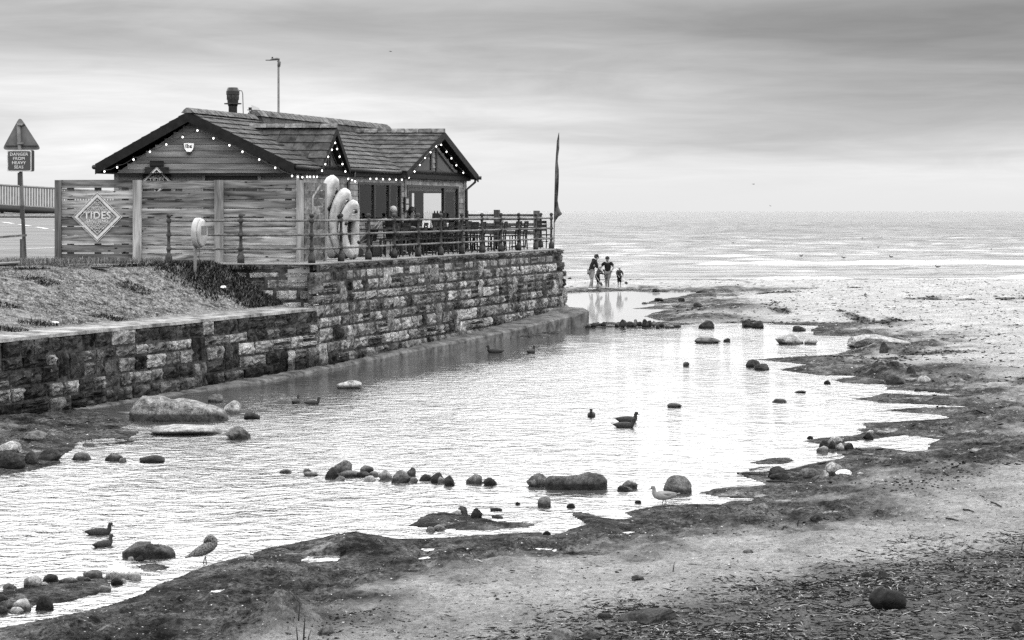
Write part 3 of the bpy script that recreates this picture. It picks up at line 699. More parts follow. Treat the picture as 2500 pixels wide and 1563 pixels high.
# crash barrier, verge and white balustrade across the road
m_ = MB(); vs = []
for i in range(10):
    x = -34 + i * 2.6; vs += [(x, 84 - .25 * i, road_z(84) + .02 + 0 * i), (x, 93, road_z(93) + .35)]
m_.add(vs, [(2 * i, 2 * i + 2, 2 * i + 3, 2 * i + 1) for i in range(9)])
me = m_.build('verge', M['turf']); tag(me, 'rough planted verge below the crash barrier', 'verge', kind='structure')
cb = thing('crash_barrier', 'dark steel crash barrier along the far side of the road', 'barrier', (-22, 86, road_z(86)))
bz0 = road_z(86)
zb = lambda x: H + .12 - (x + 23.1) * .055   # rail height follows the road down to the right
m_ = MB(); m_.tube([(x, 86 - (x + 30) * .03, zb(x)) for x in (-32, -28, -24, -20, -16, -10)], [(.05, .17)] * 6, 6, side=(0, 1, 0)); m_.build('rail', M['black'], cb, True, True)
for x in (-29.5, -25.6, -23.0, -20.8, -18.4, -16, -13):
    m_ = MB(); m_.box((x, 86.12 - (x + 30) * .03, (zb(x) + bz0) / 2 - .2), (.14, .12, zb(x) - bz0 + .3)); m_.build('post', M['black'], cb, False, True)
bl = thing('balustrade', 'pale upright bar balustrade above the road, beyond the crash barrier', 'balustrade', (-24, 92, 4))
zt = lambda x: H + 1.27 - (x + 24.8) * .06
m_ = MB(); m_.tube([(x, 92, zt(x)) for x in (-36, -24, -12)], .06, 6); m_.build('top_rail', M['steel'], bl, False, True)
m_ = MB(); m_.tube([(x, 92, zt(x) - .95) for x in (-36, -24, -12)], .05, 6); m_.build('bottom_rail', M['steel'], bl, False, True)
bm_ = MB().box((0, 0, 0), (.085, .05, .95)).mesh('bar', M['steel'])
for i in range(126):
    x = -30.0 + i * .13; link('bar', bm_, bl, (x, 92, zt(x) - .47), True)
m_ = MB(); m_.add([(-45, 93.2, H - .3), (-8, 93.2, H - .6), (-8, 93.2, 2), (-45, 93.2, 2)], [(0, 1, 2, 3)]); m_.add([(-45, 93.2, H - .3), (-8, 93.2, H - .6), (-8, 96, H - .6), (-45, 96, H - .3)], [(0, 1, 2, 3)])
tag(m_.build('promenade_bank', M['concrete']), 'pale ground behind the balustrade', 'ground', kind='structure')
# ------------------------------------------------------------------ the cafe: t = sideways from its right wall, s = back from its front wall
KU = .344
def Q(t, s, z): return Vector((-5.70 + t + KU * s, 50 + s, z))
UDIR = math.atan2(1, KU)          # heading of the long side
EV, RG = H + 1.25, H + 2.62       # eaves and ridge heights
TL, TR, TRG = -5.02, .14, -2.62
S0, S1 = -.36, 12.25
cafe = thing('beach_cafe', 'single storey timber clad beach cafe with tiled gabled roof on the stone terrace', 'building', Q(-2.3, 6, TZ))
SLR = (RG - EV) / (TR - TRG); SLL = (RG - EV) / (TRG - TL)
def roof_z(t): return RG - (t - TRG) * SLR if t > TRG else RG - (TRG - t) * SLL
G1 = dict(s=1.88, hw=.84, top=H + 2.32, ev=H + 1.24, t=.28)
G2 = dict(s=9.30, hw=2.90, top=H + 2.50, ev=H + 1.20, t=.40)
# ---- roof deck
m_ = MB()
def rprism(s0, s1, up):
    a = [Q(TL, s0, EV + up - .05), Q(TRG, s0, RG + up - .05), Q(TR, s0, EV + up - .05), Q(TR, s0, EV + up - .13), Q(TRG, s0, RG + up - .13), Q(TL, s0, EV + up - .13)]
    b = [Q(TL, s1, EV + up - .05), Q(TRG, s1, RG + up - .05), Q(TR, s1, EV + up - .05), Q(TR, s1, EV + up - .13), Q(TRG, s1, RG + up - .13), Q(TL, s1, EV + up - .13)]
    m_.add(a + b, [(0, 5, 4, 1), (1, 4, 3, 2), (6, 7, 10, 11), (7, 8, 9, 10), (0, 1, 7, 6), (1, 2, 8, 7), (2, 3, 9, 8), (3, 4, 10, 9), (4, 5, 11, 10), (5, 0, 6, 11)])
rprism(S0, S1, 0)
def gprism(g, tin):
    a = []; 
    for tt in (g['t'], tin):
        a += [Q(tt, g['s'] - g['hw'], g['ev'] - .05), Q(tt, g['s'], g['top'] - .05), Q(tt, g['s'] + g['hw'], g['ev'] - .05), Q(tt, g['s'] + g['hw'], g['ev'] - .12), Q(tt, g['s'], g['top'] - .12), Q(tt, g['s'] - g['hw'], g['ev'] - .12)]
    m_.add(a, [(0, 1, 4, 5), (1, 2, 3, 4), (0, 6, 7, 1), (1, 7, 8, 2), (3, 9, 10, 4), (4, 10, 11, 5), (2, 8, 9, 3), (5, 11, 6, 0)])
gprism(G1, -1.95); gprism(G2, -2.30)
roof = m_.build('roof', M['fascia'], cafe, False, True)
# ---- tiles, each its own piece; only the slopes the photograph shows get single tiles
def tile_mesh(d_along, d_up, thick, lift):
    a = Vector(d_along); u = Vector(d_up); n = a.cross(u).normalized(); n = n if n.z > 0 else -n
    A = a * .985; m2 = MB()
    # lower edge lifted so that it laps over the tile below, slight roll along its length
    pts = []
    for f_, hgt in ((0, 0), (.5, .004), (1, 0)):
        pts += [A * f_ + n * (lift + hgt), A * f_ + n * (lift + thick + hgt), A * f_ + u * 1.12 + n * (.012 + hgt), A * f_ + u * 1.12 + n * hgt]
    m2.add(pts, [(4 * i, 4 * i + 4, 4 * i + 5, 4 * i + 1) for i in range(2)] + [(4 * i + 1, 4 * i + 5, 4 * i + 6, 4 * i + 2) for i in range(2)] + [(4 * i, 4 * i + 3, 4 * i + 7, 4 * i + 4) for i in range(2)] + [(0, 1, 2, 3), (11, 10, 9, 8)])
    return m2
rest = MB(); NT = [0]
def tiles(p0, along, up, n_a, n_u, keep, single):
    mb = tile_mesh(along, up, .020, .024); me = mb.mesh('tile', M['tile'])
    for j in range(n_u):
        for i in range(n_a):
            off = .5 if j % 2 else 0
            p = Vector(p0) + Vector(along) * (i + off * 0) + Vector(up) * j
            c = p + Vector(along) * .5 + Vector(up) * .5
            if not keep(c, i, j): continue
            p = p + Vector((0, 0, random.uniform(-.002, .002)))
            if single and NT[0] < 296:
                o = link('tile', me, roof, p, True); NT[0] += 1
            else: rest.add([Vector(v_) + p for v_ in mb.v], mb.f)
def inv(c):   # world -> t, s
    s = c.y - 50; return c.x + 5.70 - KU * s, s
def above_g(c, g, tin):
    t, s = inv(c); 
    if abs(s - g['s']) > g['hw'] or t < tin: return False
    return g['top'] - (g['top'] - g['ev']) * abs(s - g['s']) / g['hw'] > c.z + .26
nS = 28; dS = (S1 - S0) / nS; nU = 10
al = Q(0, dS, 0) - Q(0, 0, 0)
up = (Q(TRG, 0, RG) - Q(TR, 0, EV)) / nU
tiles(Q(TR, S0, EV - .045), al, up, nS, nU, lambda c, i, j: not above_g(c, G1, -2.1) and not above_g(c, G2, -2.6), True)
# gable roofs: slope facing the viewer (towards smaller s)
for g, nt_, nu_ in ((G1, 5, 5), (G2, 6, 9)):
    tin = TRG - .1 if g is G2 else -2.2
    al2 = (Q(tin, 0, 0) - Q(g['t'], 0, 0)) / nt_
    up2 = (Q(0, g['s'], g['top']) - Q(0, g['s'] - g['hw'], g['ev'])) / nu_
    def kp(c, i, j): 
        t, s = inv(c); return roof_z(t - .2) < c.z + .34
    tiles(Q(g['t'], g['s'] - g['hw'], g['ev'] - .045), al2, up2, nt_, nu_, kp, True)
    up3 = (Q(0, g['s'], g['top']) - Q(0, g['s'] + g['hw'], g['ev'])) / nu_
    tiles(Q(g['t'], g['s'] + g['hw'], g['ev'] - .045), al2, up3, nt_, nu_, kp, False)
upl = (Q(TRG, 0, RG) - Q(TL, 0, EV)) / nU
tiles(Q(TL, S0, EV - .045), al, upl, nS, nU, lambda c, i, j: True, False)
o = rest.build('tile_rest', M['tile'], roof, False, True); tag(o, kind='stuff'); o.name = 'tiling'
# ridge tiles
def ridge_run(a, b, n, r, up=.0):
    a = Vector(a); b = Vector(b); d = (b - a) / n; m2 = MB(); side = Vector((d.y, -d.x, 0)).normalized()
    prof = [(-1.25, -.55), (-.75, .0), (-.25, .36), (.25, .36), (.75, .0), (1.25, -.55)]
    vs = []
    for f_ in (0, .975): vs += [d * f_ + side * r * x + Vector((0, 0, r * (z_ + (.04 if f_ == 0 else 0)))) for x, z_ in prof]
    m2.add(vs, [(i, i + 1, 7 + i, 6 + i) for i in range(5)] + [(0, 1, 2, 3, 4, 5), (11, 10, 9, 8, 7, 6)])
    me = m2.mesh('ridge_tile', M['ridge'])
    for i in range(n): link('ridge_tile', me, roof, a + d * i + Vector((0, 0, up)), True)
ridge_run(Q(TRG, S0 - .03, RG + .02), Q(TRG, 3.2, RG + .02), 8, .15)
ridge_run(Q(TRG, 3.2, RG + .14), Q(TRG, 12.2, RG + .14), 20, .20)
ridge_run(Q(G1['t'] + .02, G1['s'], G1['top'] + .02), Q(-2.1, G1['s'], G1['top'] + .02), 5, .13)
ridge_run(Q(G2['t'] + .02, G2['s'], G2['top'] + .02), Q(TRG + .1, G2['s'], G2['top'] + .02), 7, .14)
m_ = MB(); m_.hexa([Q(TRG - .3, 3.2, RG - .16), Q(TRG + .3, 3.2, RG - .16), Q(TRG + .3, 12.2, RG - .16), Q(TRG - .3, 12.2, RG - .16), Q(TRG - .2, 3.2, RG + .06), Q(TRG + .2, 3.2, RG + .06), Q(TRG + .2, 12.2, RG + .06), Q(TRG - .2, 12.2, RG + .06)])
m_.build('ridge_vent', M['tile'], roof, False, True)
# ---- bargeboards, fascias, soffit, gutters
def barge(pa, pb, drop, thick, name='bargeboard', mat='fascia'):
    m2 = MB(); dz = Vector((0, 0, -drop)); th = Vector(thick)
    m2.hexa([Vector(pa) + dz, Vector(pb) + dz, Vector(pb) + dz + th, Vector(pa) + dz + th, Vector(pa), Vector(pb), Vector(pb) + th, Vector(pa) + th]); return m2.build(name, M[mat], cafe, False, True)
barge(Q(TL - .02, S0 - .01, EV - .02), Q(TRG, S0 - .01, RG - .02), .27, (0, .035, 0)); barge(Q(TRG, S0 - .01, RG - .02), Q(TR + .01, S0 - .01, EV - .02), .27, (0, .035, 0))
for g in (G1, G2):
    d_ = .20 if g is G1 else .23
    barge(Q(g['t'] + .01, g['s'] - g['hw'] - .02, g['ev'] - .02), Q(g['t'] + .01, g['s'], g['top'] - .02), d_, (-.035, 0, 0)); barge(Q(g['t'] + .01, g['s'], g['top'] - .02), Q(g['t'] + .01, g['s'] + g['hw'] + .02, g['ev'] - .02), d_, (-.035, 0, 0))
def gutter(a, b):
    m2 = MB(); m2.tube([a, b], .06, 8); o = m2.build('gutter', M['black'], cafe, True, True); return o
gz_ = EV - .10
gutter(Q(TR + .07, S0, gz_), Q(TR + .07, G1['s'] - G1['hw'], gz_)); gutter(Q(TR + .07, G1['s'] + G1['hw'] + .05, gz_), Q(TR + .07, G2['s'] - G2['hw'] + .1, gz_)); gutter(Q(TL - .06, S0, gz_), Q(TL - .06, S1, gz_))
gutter(Q(TR + .35, G2['s'] + G2['hw'] + .05, gz_ - .06), Q(-.9, G2['s'] + G2['hw'] + .05, gz_ - .06))
barge(Q(TR + .0, S0, EV - .06), Q(TR + .0, S1, EV - .06), .20, (-.03, 0, 0), 'fascia')
barge(Q(TL + .03, S0, EV - .06), Q(TL + .03, S1, EV - .06), .20, (-.03, 0, 0), 'fascia')
def pipe(pts, name='downpipe'):
    m2 = MB(); m2.tube(pts, .04, 8); return m2.build(name, M['black'], cafe, True, True)
pipe([Q(.12, 2.98, TZ), Q(.12, 2.98, gz_ - .35), Q(.2, 3.2, gz_ - .2), Q(.2, 3.2, gz_)])
pipe([Q(.10, 11.98, TZ), Q(.10, 11.98, gz_ - .45), Q(.3, 12.2, gz_ - .2), Q(.3, 12.2, gz_ - .06)])
pipe([Q(.08, .25, TZ), Q(.08, .25, gz_)])
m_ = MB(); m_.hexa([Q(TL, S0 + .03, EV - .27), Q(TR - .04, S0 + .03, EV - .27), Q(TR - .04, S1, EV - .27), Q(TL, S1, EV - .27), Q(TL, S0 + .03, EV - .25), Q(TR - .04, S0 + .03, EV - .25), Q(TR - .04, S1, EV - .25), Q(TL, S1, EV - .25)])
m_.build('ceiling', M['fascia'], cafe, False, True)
# ---- walls of weatherboards round real openings
def wall(fn, a0, a1, z0, z1, holes, out, top=None, mat='clad', bh=.165, boards=True, name='wall'):
    """fn(a, z) -> point; boards go on the outward side."""
    out = Vector(out); xs = sorted({a0, a1} | {h[0] for h in holes} | {h[1] for h in holes}); zs = sorted({z0, z1} | {h[2] for h in holes} | {h[3] for h in holes})
    m2 = MB()
    for x0, x1 in zip(xs, xs[1:]):
        for q0, q1 in zip(zs, zs[1:]):
            cx, cz = (x0 + x1) / 2, (q0 + q1) / 2
            if any(h[0] < cx < h[1] and h[2] < cz < h[3] for h in holes): continue
            m2.hexa([fn(x0, q0), fn(x1, q0), fn(x1, q0) - out * .12, fn(x0, q0) - out * .12, fn(x0, q1), fn(x1, q1), fn(x1, q1) - out * .12, fn(x0, q1) - out * .12])
    if top: m2.prism([fn(a0, z1), fn(a1, z1)] + [fn(*q) for q in top[::-1]], -out * .10)
    w = m2.build(name, M['clad'] if boards else M[mat], cafe, False, True)
    if not boards: return w
    z = z0; ztop = max([z1] + [q[1] for q in (top or [])])
    while z < ztop - .03:
        zc = z + bh / 2; lo, hi = a0, a1
        if top and zc > z1:
            pk = max(top, key=lambda q: q[1]); f_ = (zc + .03 - z1) / (pk[1] - z1)
            lo = a0 + (pk[0] - a0) * f_; hi = a1 + (pk[0] - a1) * f_
        iv = [(lo, hi)]
        for h in holes:
            if h[2] < zc < h[3]:
                nv = []
                for p_, q_ in iv:
                    if h[1] <= p_ or h[0] >= q_: nv.append((p_, q_)); continue
                    if h[0] > p_: nv.append((p_, h[0]))
                    if h[1] < q_: nv.append((h[1], q_))
                iv = nv
        for p_, q_ in iv:
            if q_ - p_ < .05: continue
            b0, b1 = z + .004, z + bh - .006
            m3 = MB(); m3.hexa([fn(p_, b0) + out * .034, fn(q_, b0) + out * .034, fn(q_, b0) + out * .004, fn(p_, b0) + out * .004, fn(p_, b1) + out * .018, fn(q_, b1) + out * .018, fn(q_, b1) + out * .004, fn(p_, b1) + out * .004])
            m3.build('board', M[mat], w, False, True)
        z += bh
    return w
WT = EV - .26
fy = (0, -1, 0); nx_ = Vector((.9457, -.325, 0))
front = wall(lambda t, z: Q(t, 0, z), -4.70, 0, TZ, WT, [(-2.35, -.97, TZ, H + .93)], fy, top=[(TRG + .02, RG - .20)])
side = wall(lambda s, z: Q(0, s, z), 0, S1 - .05, TZ, WT, [(3.85, 6.85, H - .28, H + .83), (7.30, 11.45, TZ, H + .80), (1.40, 2.35, TZ, H + .62)], nx_)
wall(lambda s, z: Q(.02, s, z), G1['s'] - .62, G1['s'] + .62, WT - .1, WT + .05, [], nx_, top=[(G1['s'], G1['top'] - .30)], name='gable_wall')
wall(lambda s, z: Q(.02, s, z), G2['s'] - G2['hw'] + .35, G2['s'] + G2['hw'] - .35, WT + .02, WT + .06, [], nx_, top=[(G2['s'], G2['top'] - .30)], name='gable_wall')
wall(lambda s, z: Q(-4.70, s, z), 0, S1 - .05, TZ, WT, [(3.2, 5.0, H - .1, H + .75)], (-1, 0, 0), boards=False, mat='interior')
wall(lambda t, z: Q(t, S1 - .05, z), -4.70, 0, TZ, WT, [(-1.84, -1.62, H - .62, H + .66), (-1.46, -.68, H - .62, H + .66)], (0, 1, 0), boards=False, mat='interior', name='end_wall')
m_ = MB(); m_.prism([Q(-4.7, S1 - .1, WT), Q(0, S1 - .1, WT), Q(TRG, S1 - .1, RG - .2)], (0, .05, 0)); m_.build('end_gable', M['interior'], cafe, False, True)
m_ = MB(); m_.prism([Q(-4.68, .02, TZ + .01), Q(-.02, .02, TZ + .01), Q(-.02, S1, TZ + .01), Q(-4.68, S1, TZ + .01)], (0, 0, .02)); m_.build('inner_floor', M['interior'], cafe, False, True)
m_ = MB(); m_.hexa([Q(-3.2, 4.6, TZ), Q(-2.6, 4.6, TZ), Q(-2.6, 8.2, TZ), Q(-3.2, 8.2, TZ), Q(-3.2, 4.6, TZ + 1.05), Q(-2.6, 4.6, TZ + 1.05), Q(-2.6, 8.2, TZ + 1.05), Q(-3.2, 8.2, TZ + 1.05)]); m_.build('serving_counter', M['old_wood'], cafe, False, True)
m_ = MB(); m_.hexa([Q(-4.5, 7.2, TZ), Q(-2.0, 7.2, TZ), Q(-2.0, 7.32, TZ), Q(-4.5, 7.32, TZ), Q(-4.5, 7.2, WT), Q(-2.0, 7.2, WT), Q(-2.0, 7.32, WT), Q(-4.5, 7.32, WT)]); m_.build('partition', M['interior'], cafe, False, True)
# corner and opening trims
def bar3(fn, a0, a1, z0, z1, out, d=.05, name='trim', mat='trim_pale', parent=None):
    out = Vector(out); m2 = MB(); m2.hexa([fn(a0, z0) + out * d, fn(a1, z0) + out * d, fn(a1, z0) - out * .03, fn(a0, z0) - out * .03, fn(a0, z1) + out * d, fn(a1, z1) + out * d, fn(a1, z1) - out * .03, fn(a0, z1) - out * .03]); return m2.build(name, M[mat], parent or cafe, False, True)
fS = lambda s, z: Q(0, s, z); fF = lambda t, z: Q(t, 0, z)
bar3(fS, .0, .13, TZ, WT, nx_, .045, 'corner_board'); bar3(fS, 11.9, 12.05, TZ, WT, nx_, .045, 'corner_board', 'clad'); bar3(fF, -4.74, -4.62, TZ, WT, fy, .045, 'corner_board', 'clad')
bar3(fS, 7.10, 7.24, TZ, WT, nx_, .05, 'corner_board', 'clad')
def window(fn, a0, a1, z0, z1, out, mull, name='window', tr=None, inset=.05):
    out = Vector(out); w = .07; m2 = MB()
    def b(p0, p1, q0, q1): m2.hexa([fn(p0, q0) + out * .05, fn(p1, q0) + out * .05, fn(p1, q0) - out * inset, fn(p0, q0) - out * inset, fn(p0, q1) + out * .05, fn(p1, q1) + out * .05, fn(p1, q1) - out * inset, fn(p0, q1) - out * inset])
    b(a0, a0 + w, z0, z1); b(a1 - w, a1, z0, z1); b(a0 + w, a1 - w, z0, z0 + w); b(a0 + w, a1 - w, z1 - w, z1)
    for q in mull: b(q - .05, q + .05, z0 + w, z1 - w)
    if tr: b(a0 + w, a1 - w, tr - .03, tr + .03)
    o = m2.build(name, M['frame'], cafe, False, True)
    ed = [a0 + w] + [x for q in mull for x in (q - .05, q + .05)] + [a1 - w]
    for p0, p1 in zip(ed[::2], ed[1::2]):
        m3 = MB(); m3.hexa([fn(p0, z0 + w) + out * .004, fn(p1, z0 + w) + out * .004, fn(p1, z0 + w) - out * .004, fn(p0, z0 + w) - out * .004, fn(p0, z1 - w) + out * .004, fn(p1, z1 - w) + out * .004, fn(p1, z1 - w) - out * .004, fn(p0, z1 - w) - out * .004]); m3.build('pane', M['glass'], o, False, True)
    return o
window(fS, 3.85, 6.85, H - .28, H + .83, nx_, [4.95, 6.0])
wd = window(fS, 7.30, 11.45, TZ + .02, H + .80, nx_, [10.25], 'sliding_door')
m_ = MB(); m_.hexa([Q(-.02, 7.37, H + .62), Q(-.02, 11.38, H + .62), Q(-.09, 11.38, H + .62), Q(-.09, 7.37, H + .62), Q(-.02, 7.37, H + .73), Q(-.02, 11.38, H + .73), Q(-.09, 11.38, H + .73), Q(-.09, 7.37, H + .73)]); m_.build('track', M['black'], wd, False, True)
window(lambda t, z: Q(t, S1 - .05, z), -1.84, -1.62, H - .62, H + .66, (0, -1, 0), [], 'end_window', inset=.14); window(lambda t, z: Q(t, S1 - .05, z), -1.46, -.68, H - .62, H + .66, (0, -1, 0), [], 'end_window', inset=.14)
dr = bar3(fF, -2.35, -.97, TZ, H + .93, fy, -.05, 'front_door', 'charcoal'); bar3(fF, -2.43, -2.35, TZ, H + 1.0, fy, .05, 'door_frame', 'clad'); bar3(fF, -.97, -.89, TZ, H + 1.0, fy, .05, 'door_frame', 'clad'); bar3(fF, -2.35, -.97, H + .93, H + 1.0, fy, .05, 'door_frame', 'clad')
dr = bar3(fS, 1.48, 2.27, TZ + .02, H + .55, nx_, -.01, 'side_door', 'white'); bar3(fS, 1.40, 1.48, TZ, H + .62, nx_, .05, 'door_frame'); bar3(fS, 2.27, 2.35, TZ, H + .62, nx_, .05, 'door_frame'); bar3(fS, 1.48, 2.27, H + .55, H + .62, nx_, .05, 'door_frame')
# triangular gable lights
def tri_light(pts, g=.06):
    P3 = [Q(.06, s, z) for s, z in pts]; c = sum(P3, Vector()) / 3; m2 = MB(); inn_ = [p_ + (c - p_).normalized() * g * 2.2 for p_ in P3]
    o_ = nx_ * .03
    vs = [p_ + o_ for p_ in P3] + [p_ + o_ for p_ in inn_] + P3 + inn_
    m2.add(vs, [(i, (i + 1) % 3, 3 + (i + 1) % 3, 3 + i) for i in range(3)] + [(6 + i, 6 + (i + 1) % 3, (i + 1) % 3, i) for i in range(3)] + [(3 + i, 3 + (i + 1) % 3, 9 + (i + 1) % 3, 9 + i) for i in range(3)])
    fr_ = m2.build('gable_window', M['frame'], cafe, False, True)
    m3 = MB(); m3.prism(inn_, -o_ * .3); m3.build('pane', M['pane_dark'], fr_, False, True)
k = N('pane_dark'); k.b.inputs['Base Color'].default_value = (.03, .03, .03, 1); k.b.inputs['Roughness'].default_value = .04; k.b.inputs['IOR'].default_value = 1.6; M['pane_dark'] = k.m
s_, zz = G2['s'], H + 1.22
tri_light([(s_ - 1.75, zz), (s_ - .16, zz), (s_ - .16, zz + .74)]); tri_light([(s_ + .16, zz), (s_ + 1.75, zz), (s_ + .16, zz + .74)])
tri_light([(G1['s'] - .55, H + 1.22), (G1['s'] - .05, H + 1.22), (G1['s'] - .05, H + 1.72)], .03); tri_light([(G1['s'] + .05, H + 1.22), (G1['s'] + .55, H + 1.22), (G1['s'] + .05, H + 1.72)], .03)
# menu case by the door
mc = thing('menu_case', 'small dark menu case on the cladding between window and sliding door', 'sign', Q(.06, 7.1, H + .1))
m_ = MB(); m_.hexa([Q(.052, 7.0, H + .0), Q(.052, 7.3, H + .0), Q(.06, 7.3, H + .0) + nx_ * .04, Q(.06, 7.0, H + .0) + nx_ * .04, Q(.052, 7.0, H + .42), Q(.052, 7.3, H + .42), Q(.06, 7.3, H + .42) + nx_ * .04, Q(.06, 7.0, H + .42) + nx_ * .04]); m_.build('case', M['black'], mc, False, True)
for zq in (.04, .23):
    m_ = MB(); a = nx_ * .045; m_.slab([Q(.06, 7.05, H + zq) + a, Q(.06, 7.25, H + zq) + a, Q(.06, 7.25, H + zq + .15) + a, Q(.06, 7.05, H + zq + .15) + a], nx_ * .006); m_.build('sheet', M['plastic'], mc, False, True)
# ---- flue, aerial
fl = thing('chimney_flue', 'black capped metal flue standing behind the front roof ridge', 'chimney', Q(-3.1, 3.0, RG - .3))
m_ = MB(); m_.lathe([(.12, -.2), (.12, .62), (.13, .62)], n=14); m_.build('pipe', M['grey_mid'], fl, True)
m_ = MB(); m_.lathe([(.13, .60), (.15, .70), (.16, .82), (.17, .95), (.16, .96)], n=14); m_.build('collar', M['black'], fl, True)
m_ = MB(); m_.lathe([(.10, .66), (.24, .655), (.24, .69), (.10, .69)], n=4); m_.build('bracket', M['black'], fl)
m_ = MB()
for i in range(7):
    a = 2 * math.pi * i / 7; m_.box((.145 * math.cos(a), .145 * math.sin(a), .86), (.05, .05, .16), a)
m_.build('vane', M['black'], fl)
m_ = MB(); m_.lathe([(.185, .92), (.185, 1.02), (.14, 1.12), (.02, 1.125)], n=14); m_.build('cowl', M['black'], fl)
m_ = MB(); m_.tube([(.17, 0, 1.04), (.25, 0, 1.03), (.275, 0, .95), (.285, 0, .6), (.30, 0, -.1)], .012, 6); m_.build('cable', M['black'], fl, True)
ae = thing('tv_aerial', 'small television aerial with graded rods on the roof ridge end', 'aerial', Q(TRG - .02, 3.0, RG))
m_ = MB(); m_.tube([(0, 0, -.05), (0, 0, .27)], .014, 6); m_.build('mast', M['steel'], ae, True)
m_ = MB(); m_.tube([(-.06, 0, .20), (.30, 0, .195)], .012, 6); m_.build('boom', M['steel'], ae, True)
m_ = MB(); m_.box((.02, 0, .24), (.08, .06, .06)); m_.build('junction_box', M['black'], ae)
for i in range(8):
    hh = .14 - .011 * i; m_ = MB(); m_.tube([(.07 + .028 * i, 0, .195 - hh * .5), (.07 + .028 * i, 0, .195 + hh)], .0045, 4); m_.build('rod', M['steel'], ae)
# ---- alarm box on the gable
def text(name, body, size, mat, parent, mtx, depth=.004, align='CENTER', squeeze=1.0, bold=0.0):
    cu = bpy.data.curves.new(name, 'FONT'); cu.body = body; cu.size = size; cu.align_x = align; cu.align_y = 'CENTER'; cu.extrude = depth; cu.resolution_u = 3; cu.space_character = 1.08; cu.offset = bold
    tmp = bpy.data.objects.new('tmp', cu); COL.objects.link(tmp); dg = bpy.context.evaluated_depsgraph_get()
    me = bpy.data.meshes.new_from_object(tmp.evaluated_get(dg)); bpy.data.objects.remove(tmp)
    me.transform(Matrix.Diagonal((squeeze, 1, 1, 1))); me.transform(Matrix.Rotation(R(90), 4, 'X')); me.transform(mtx); me.materials.clear(); me.materials.append(mat); me.name = name
    return link(name, me, parent)
ab = thing('alarm_box', 'white shield shaped alarm box under the front gable peak', 'alarm', Q(-2.75, -.05, H + 1.66))
sh = [(-.13, .12), (-.12, .125), (.12, .125), (.135, .11), (.115, -.02), (.06, -.10), (-.05, -.10), (-.10, -.03)]
m_ = MB(); m_.prism([(x, 0, z) for x, z in sh], (0, -.07, 0)); m_.build('case', M['white'], ab)
m_ = MB(); m_.prism([(-.075, .0, -.102), (.075, .0, -.102), (.05, .0, -.16), (-.05, .0, -.16)], (0, -.06, 0)); m_.build('lens', M['black'], ab)
text('lettering', 'ibs', .15, M['black'], ab, Matrix.Translation((.0, -.073, .045)), bold=.004)
# ---- diamond signs
def diamond_sign(label, loc, half, backing):
    sg = thing('diamond_sign', label, 'sign', loc)
    def dia(a, y, th=.006): return [(-a, y, 0), (0, y, -a), (a, y, 0), (0, y, a)]
    def ring(name, a, b, mat, y, th):
        m2 = MB(); A_, B_ = dia(a, y), dia(b, y); A2, B2 = dia(a, y - th), dia(b, y - th)
        m2.add(A_ + B_ + A2 + B2, [(8 + i, 8 + (i + 1) % 4, 12 + (i + 1) % 4, 12 + i) for i in range(4)] + [(i, (i + 1) % 4, 8 + (i + 1) % 4, 8 + i) for i in range(4)] + [(4 + (i + 1) % 4, 4 + i, 12 + i, 12 + (i + 1) % 4) for i in range(4)])
        return m2.build(name, mat, sg)
    h = half
    if backing:
        for (zc, w_) in ((.44, .36), (.28, .62), (.12, .72), (-.04, .78), (-.20, .72), (-.36, .56)):
            m2 = MB(); m2.box((0, .022, zc * h / .36), (w_ * h / .36, .03, .150 * h / .36)); m2.build('backing_board', M['dark_wood'], sg)
    m2 = MB(); m2.prism(dia(h * .93, .004), (0, -.008, 0)); m2.build('panel', M['dark_wood'] if backing else M['fence_wood'], sg)
    ring('outer_border', h, h * .975, M['sign_white'], 0, .014); ring('border', h * .925, h * .79, M['sign_white'], -.004, .012)
    if not backing: ring('inner_border', h * .70, h * .675, M['sign_white'], -.004, .010)
    mat_ = Matrix.Translation((0, -.012, h * .055))
    text('lettering', 'TIDES', h * .40, M['sign_white'], sg, mat_, .004, squeeze=1.0, bold=h * .008)
    text('lettering', 'SANDSEND', h * .16, M['sign_white'], sg, Matrix.Translation((0, -.012, -h * .17)), .004, bold=h * .004)
    def arcs(cx, cz, r, flip):
        for rr, w_ in ((r, .11), (r * .6, .14)):
            vs = []; n2 = 10
            for i in range(n2 + 1):
                a = math.pi * i / n2
                for q in (rr, rr - r * w_):
                    vs.append((cx + q * math.cos(a), -.010, cz + flip * q * math.sin(a)))
            yield vs, n2
    mt, mbm = MB(), MB()
    r = h * .135
    for flip, rows, mb in ((-1, ((.62, 1), (.53, 0), (.44, 2), (.35, 3), (.26, 4)), mt), (1, ((-.30, 4), (-.40, 3), (-.50, 2), (-.60, 1)), mbm)):
        for zf, cnt in rows:
            for i in range(cnt):
                cx = (i - (cnt - 1) / 2) * r * 2.02; cz = zf * h
                for vs, n2 in arcs(cx, cz, r, flip):
                    ok = lambda v_: abs(v_[0]) + abs(v_[2]) < h * .80
                    k0 = len(mb.v); mb.v.extend(vs + [(a, b + .008, c) for a, b, c in vs])
                    for i2 in range(n2):
                        if ok(vs[2 * i2]) and ok(vs[2 * i2 + 2]): mb.f.append((k0 + 2 * i2, k0 + 2 * i2 + 1, k0 + 2 * i2 + 3, k0 + 2 * i2 + 2))
    m4 = mt.build('scale_pattern', M['sign_white'], sg); m5 = mbm.build('wave_pattern', M['sign_white'], sg)
    return sg
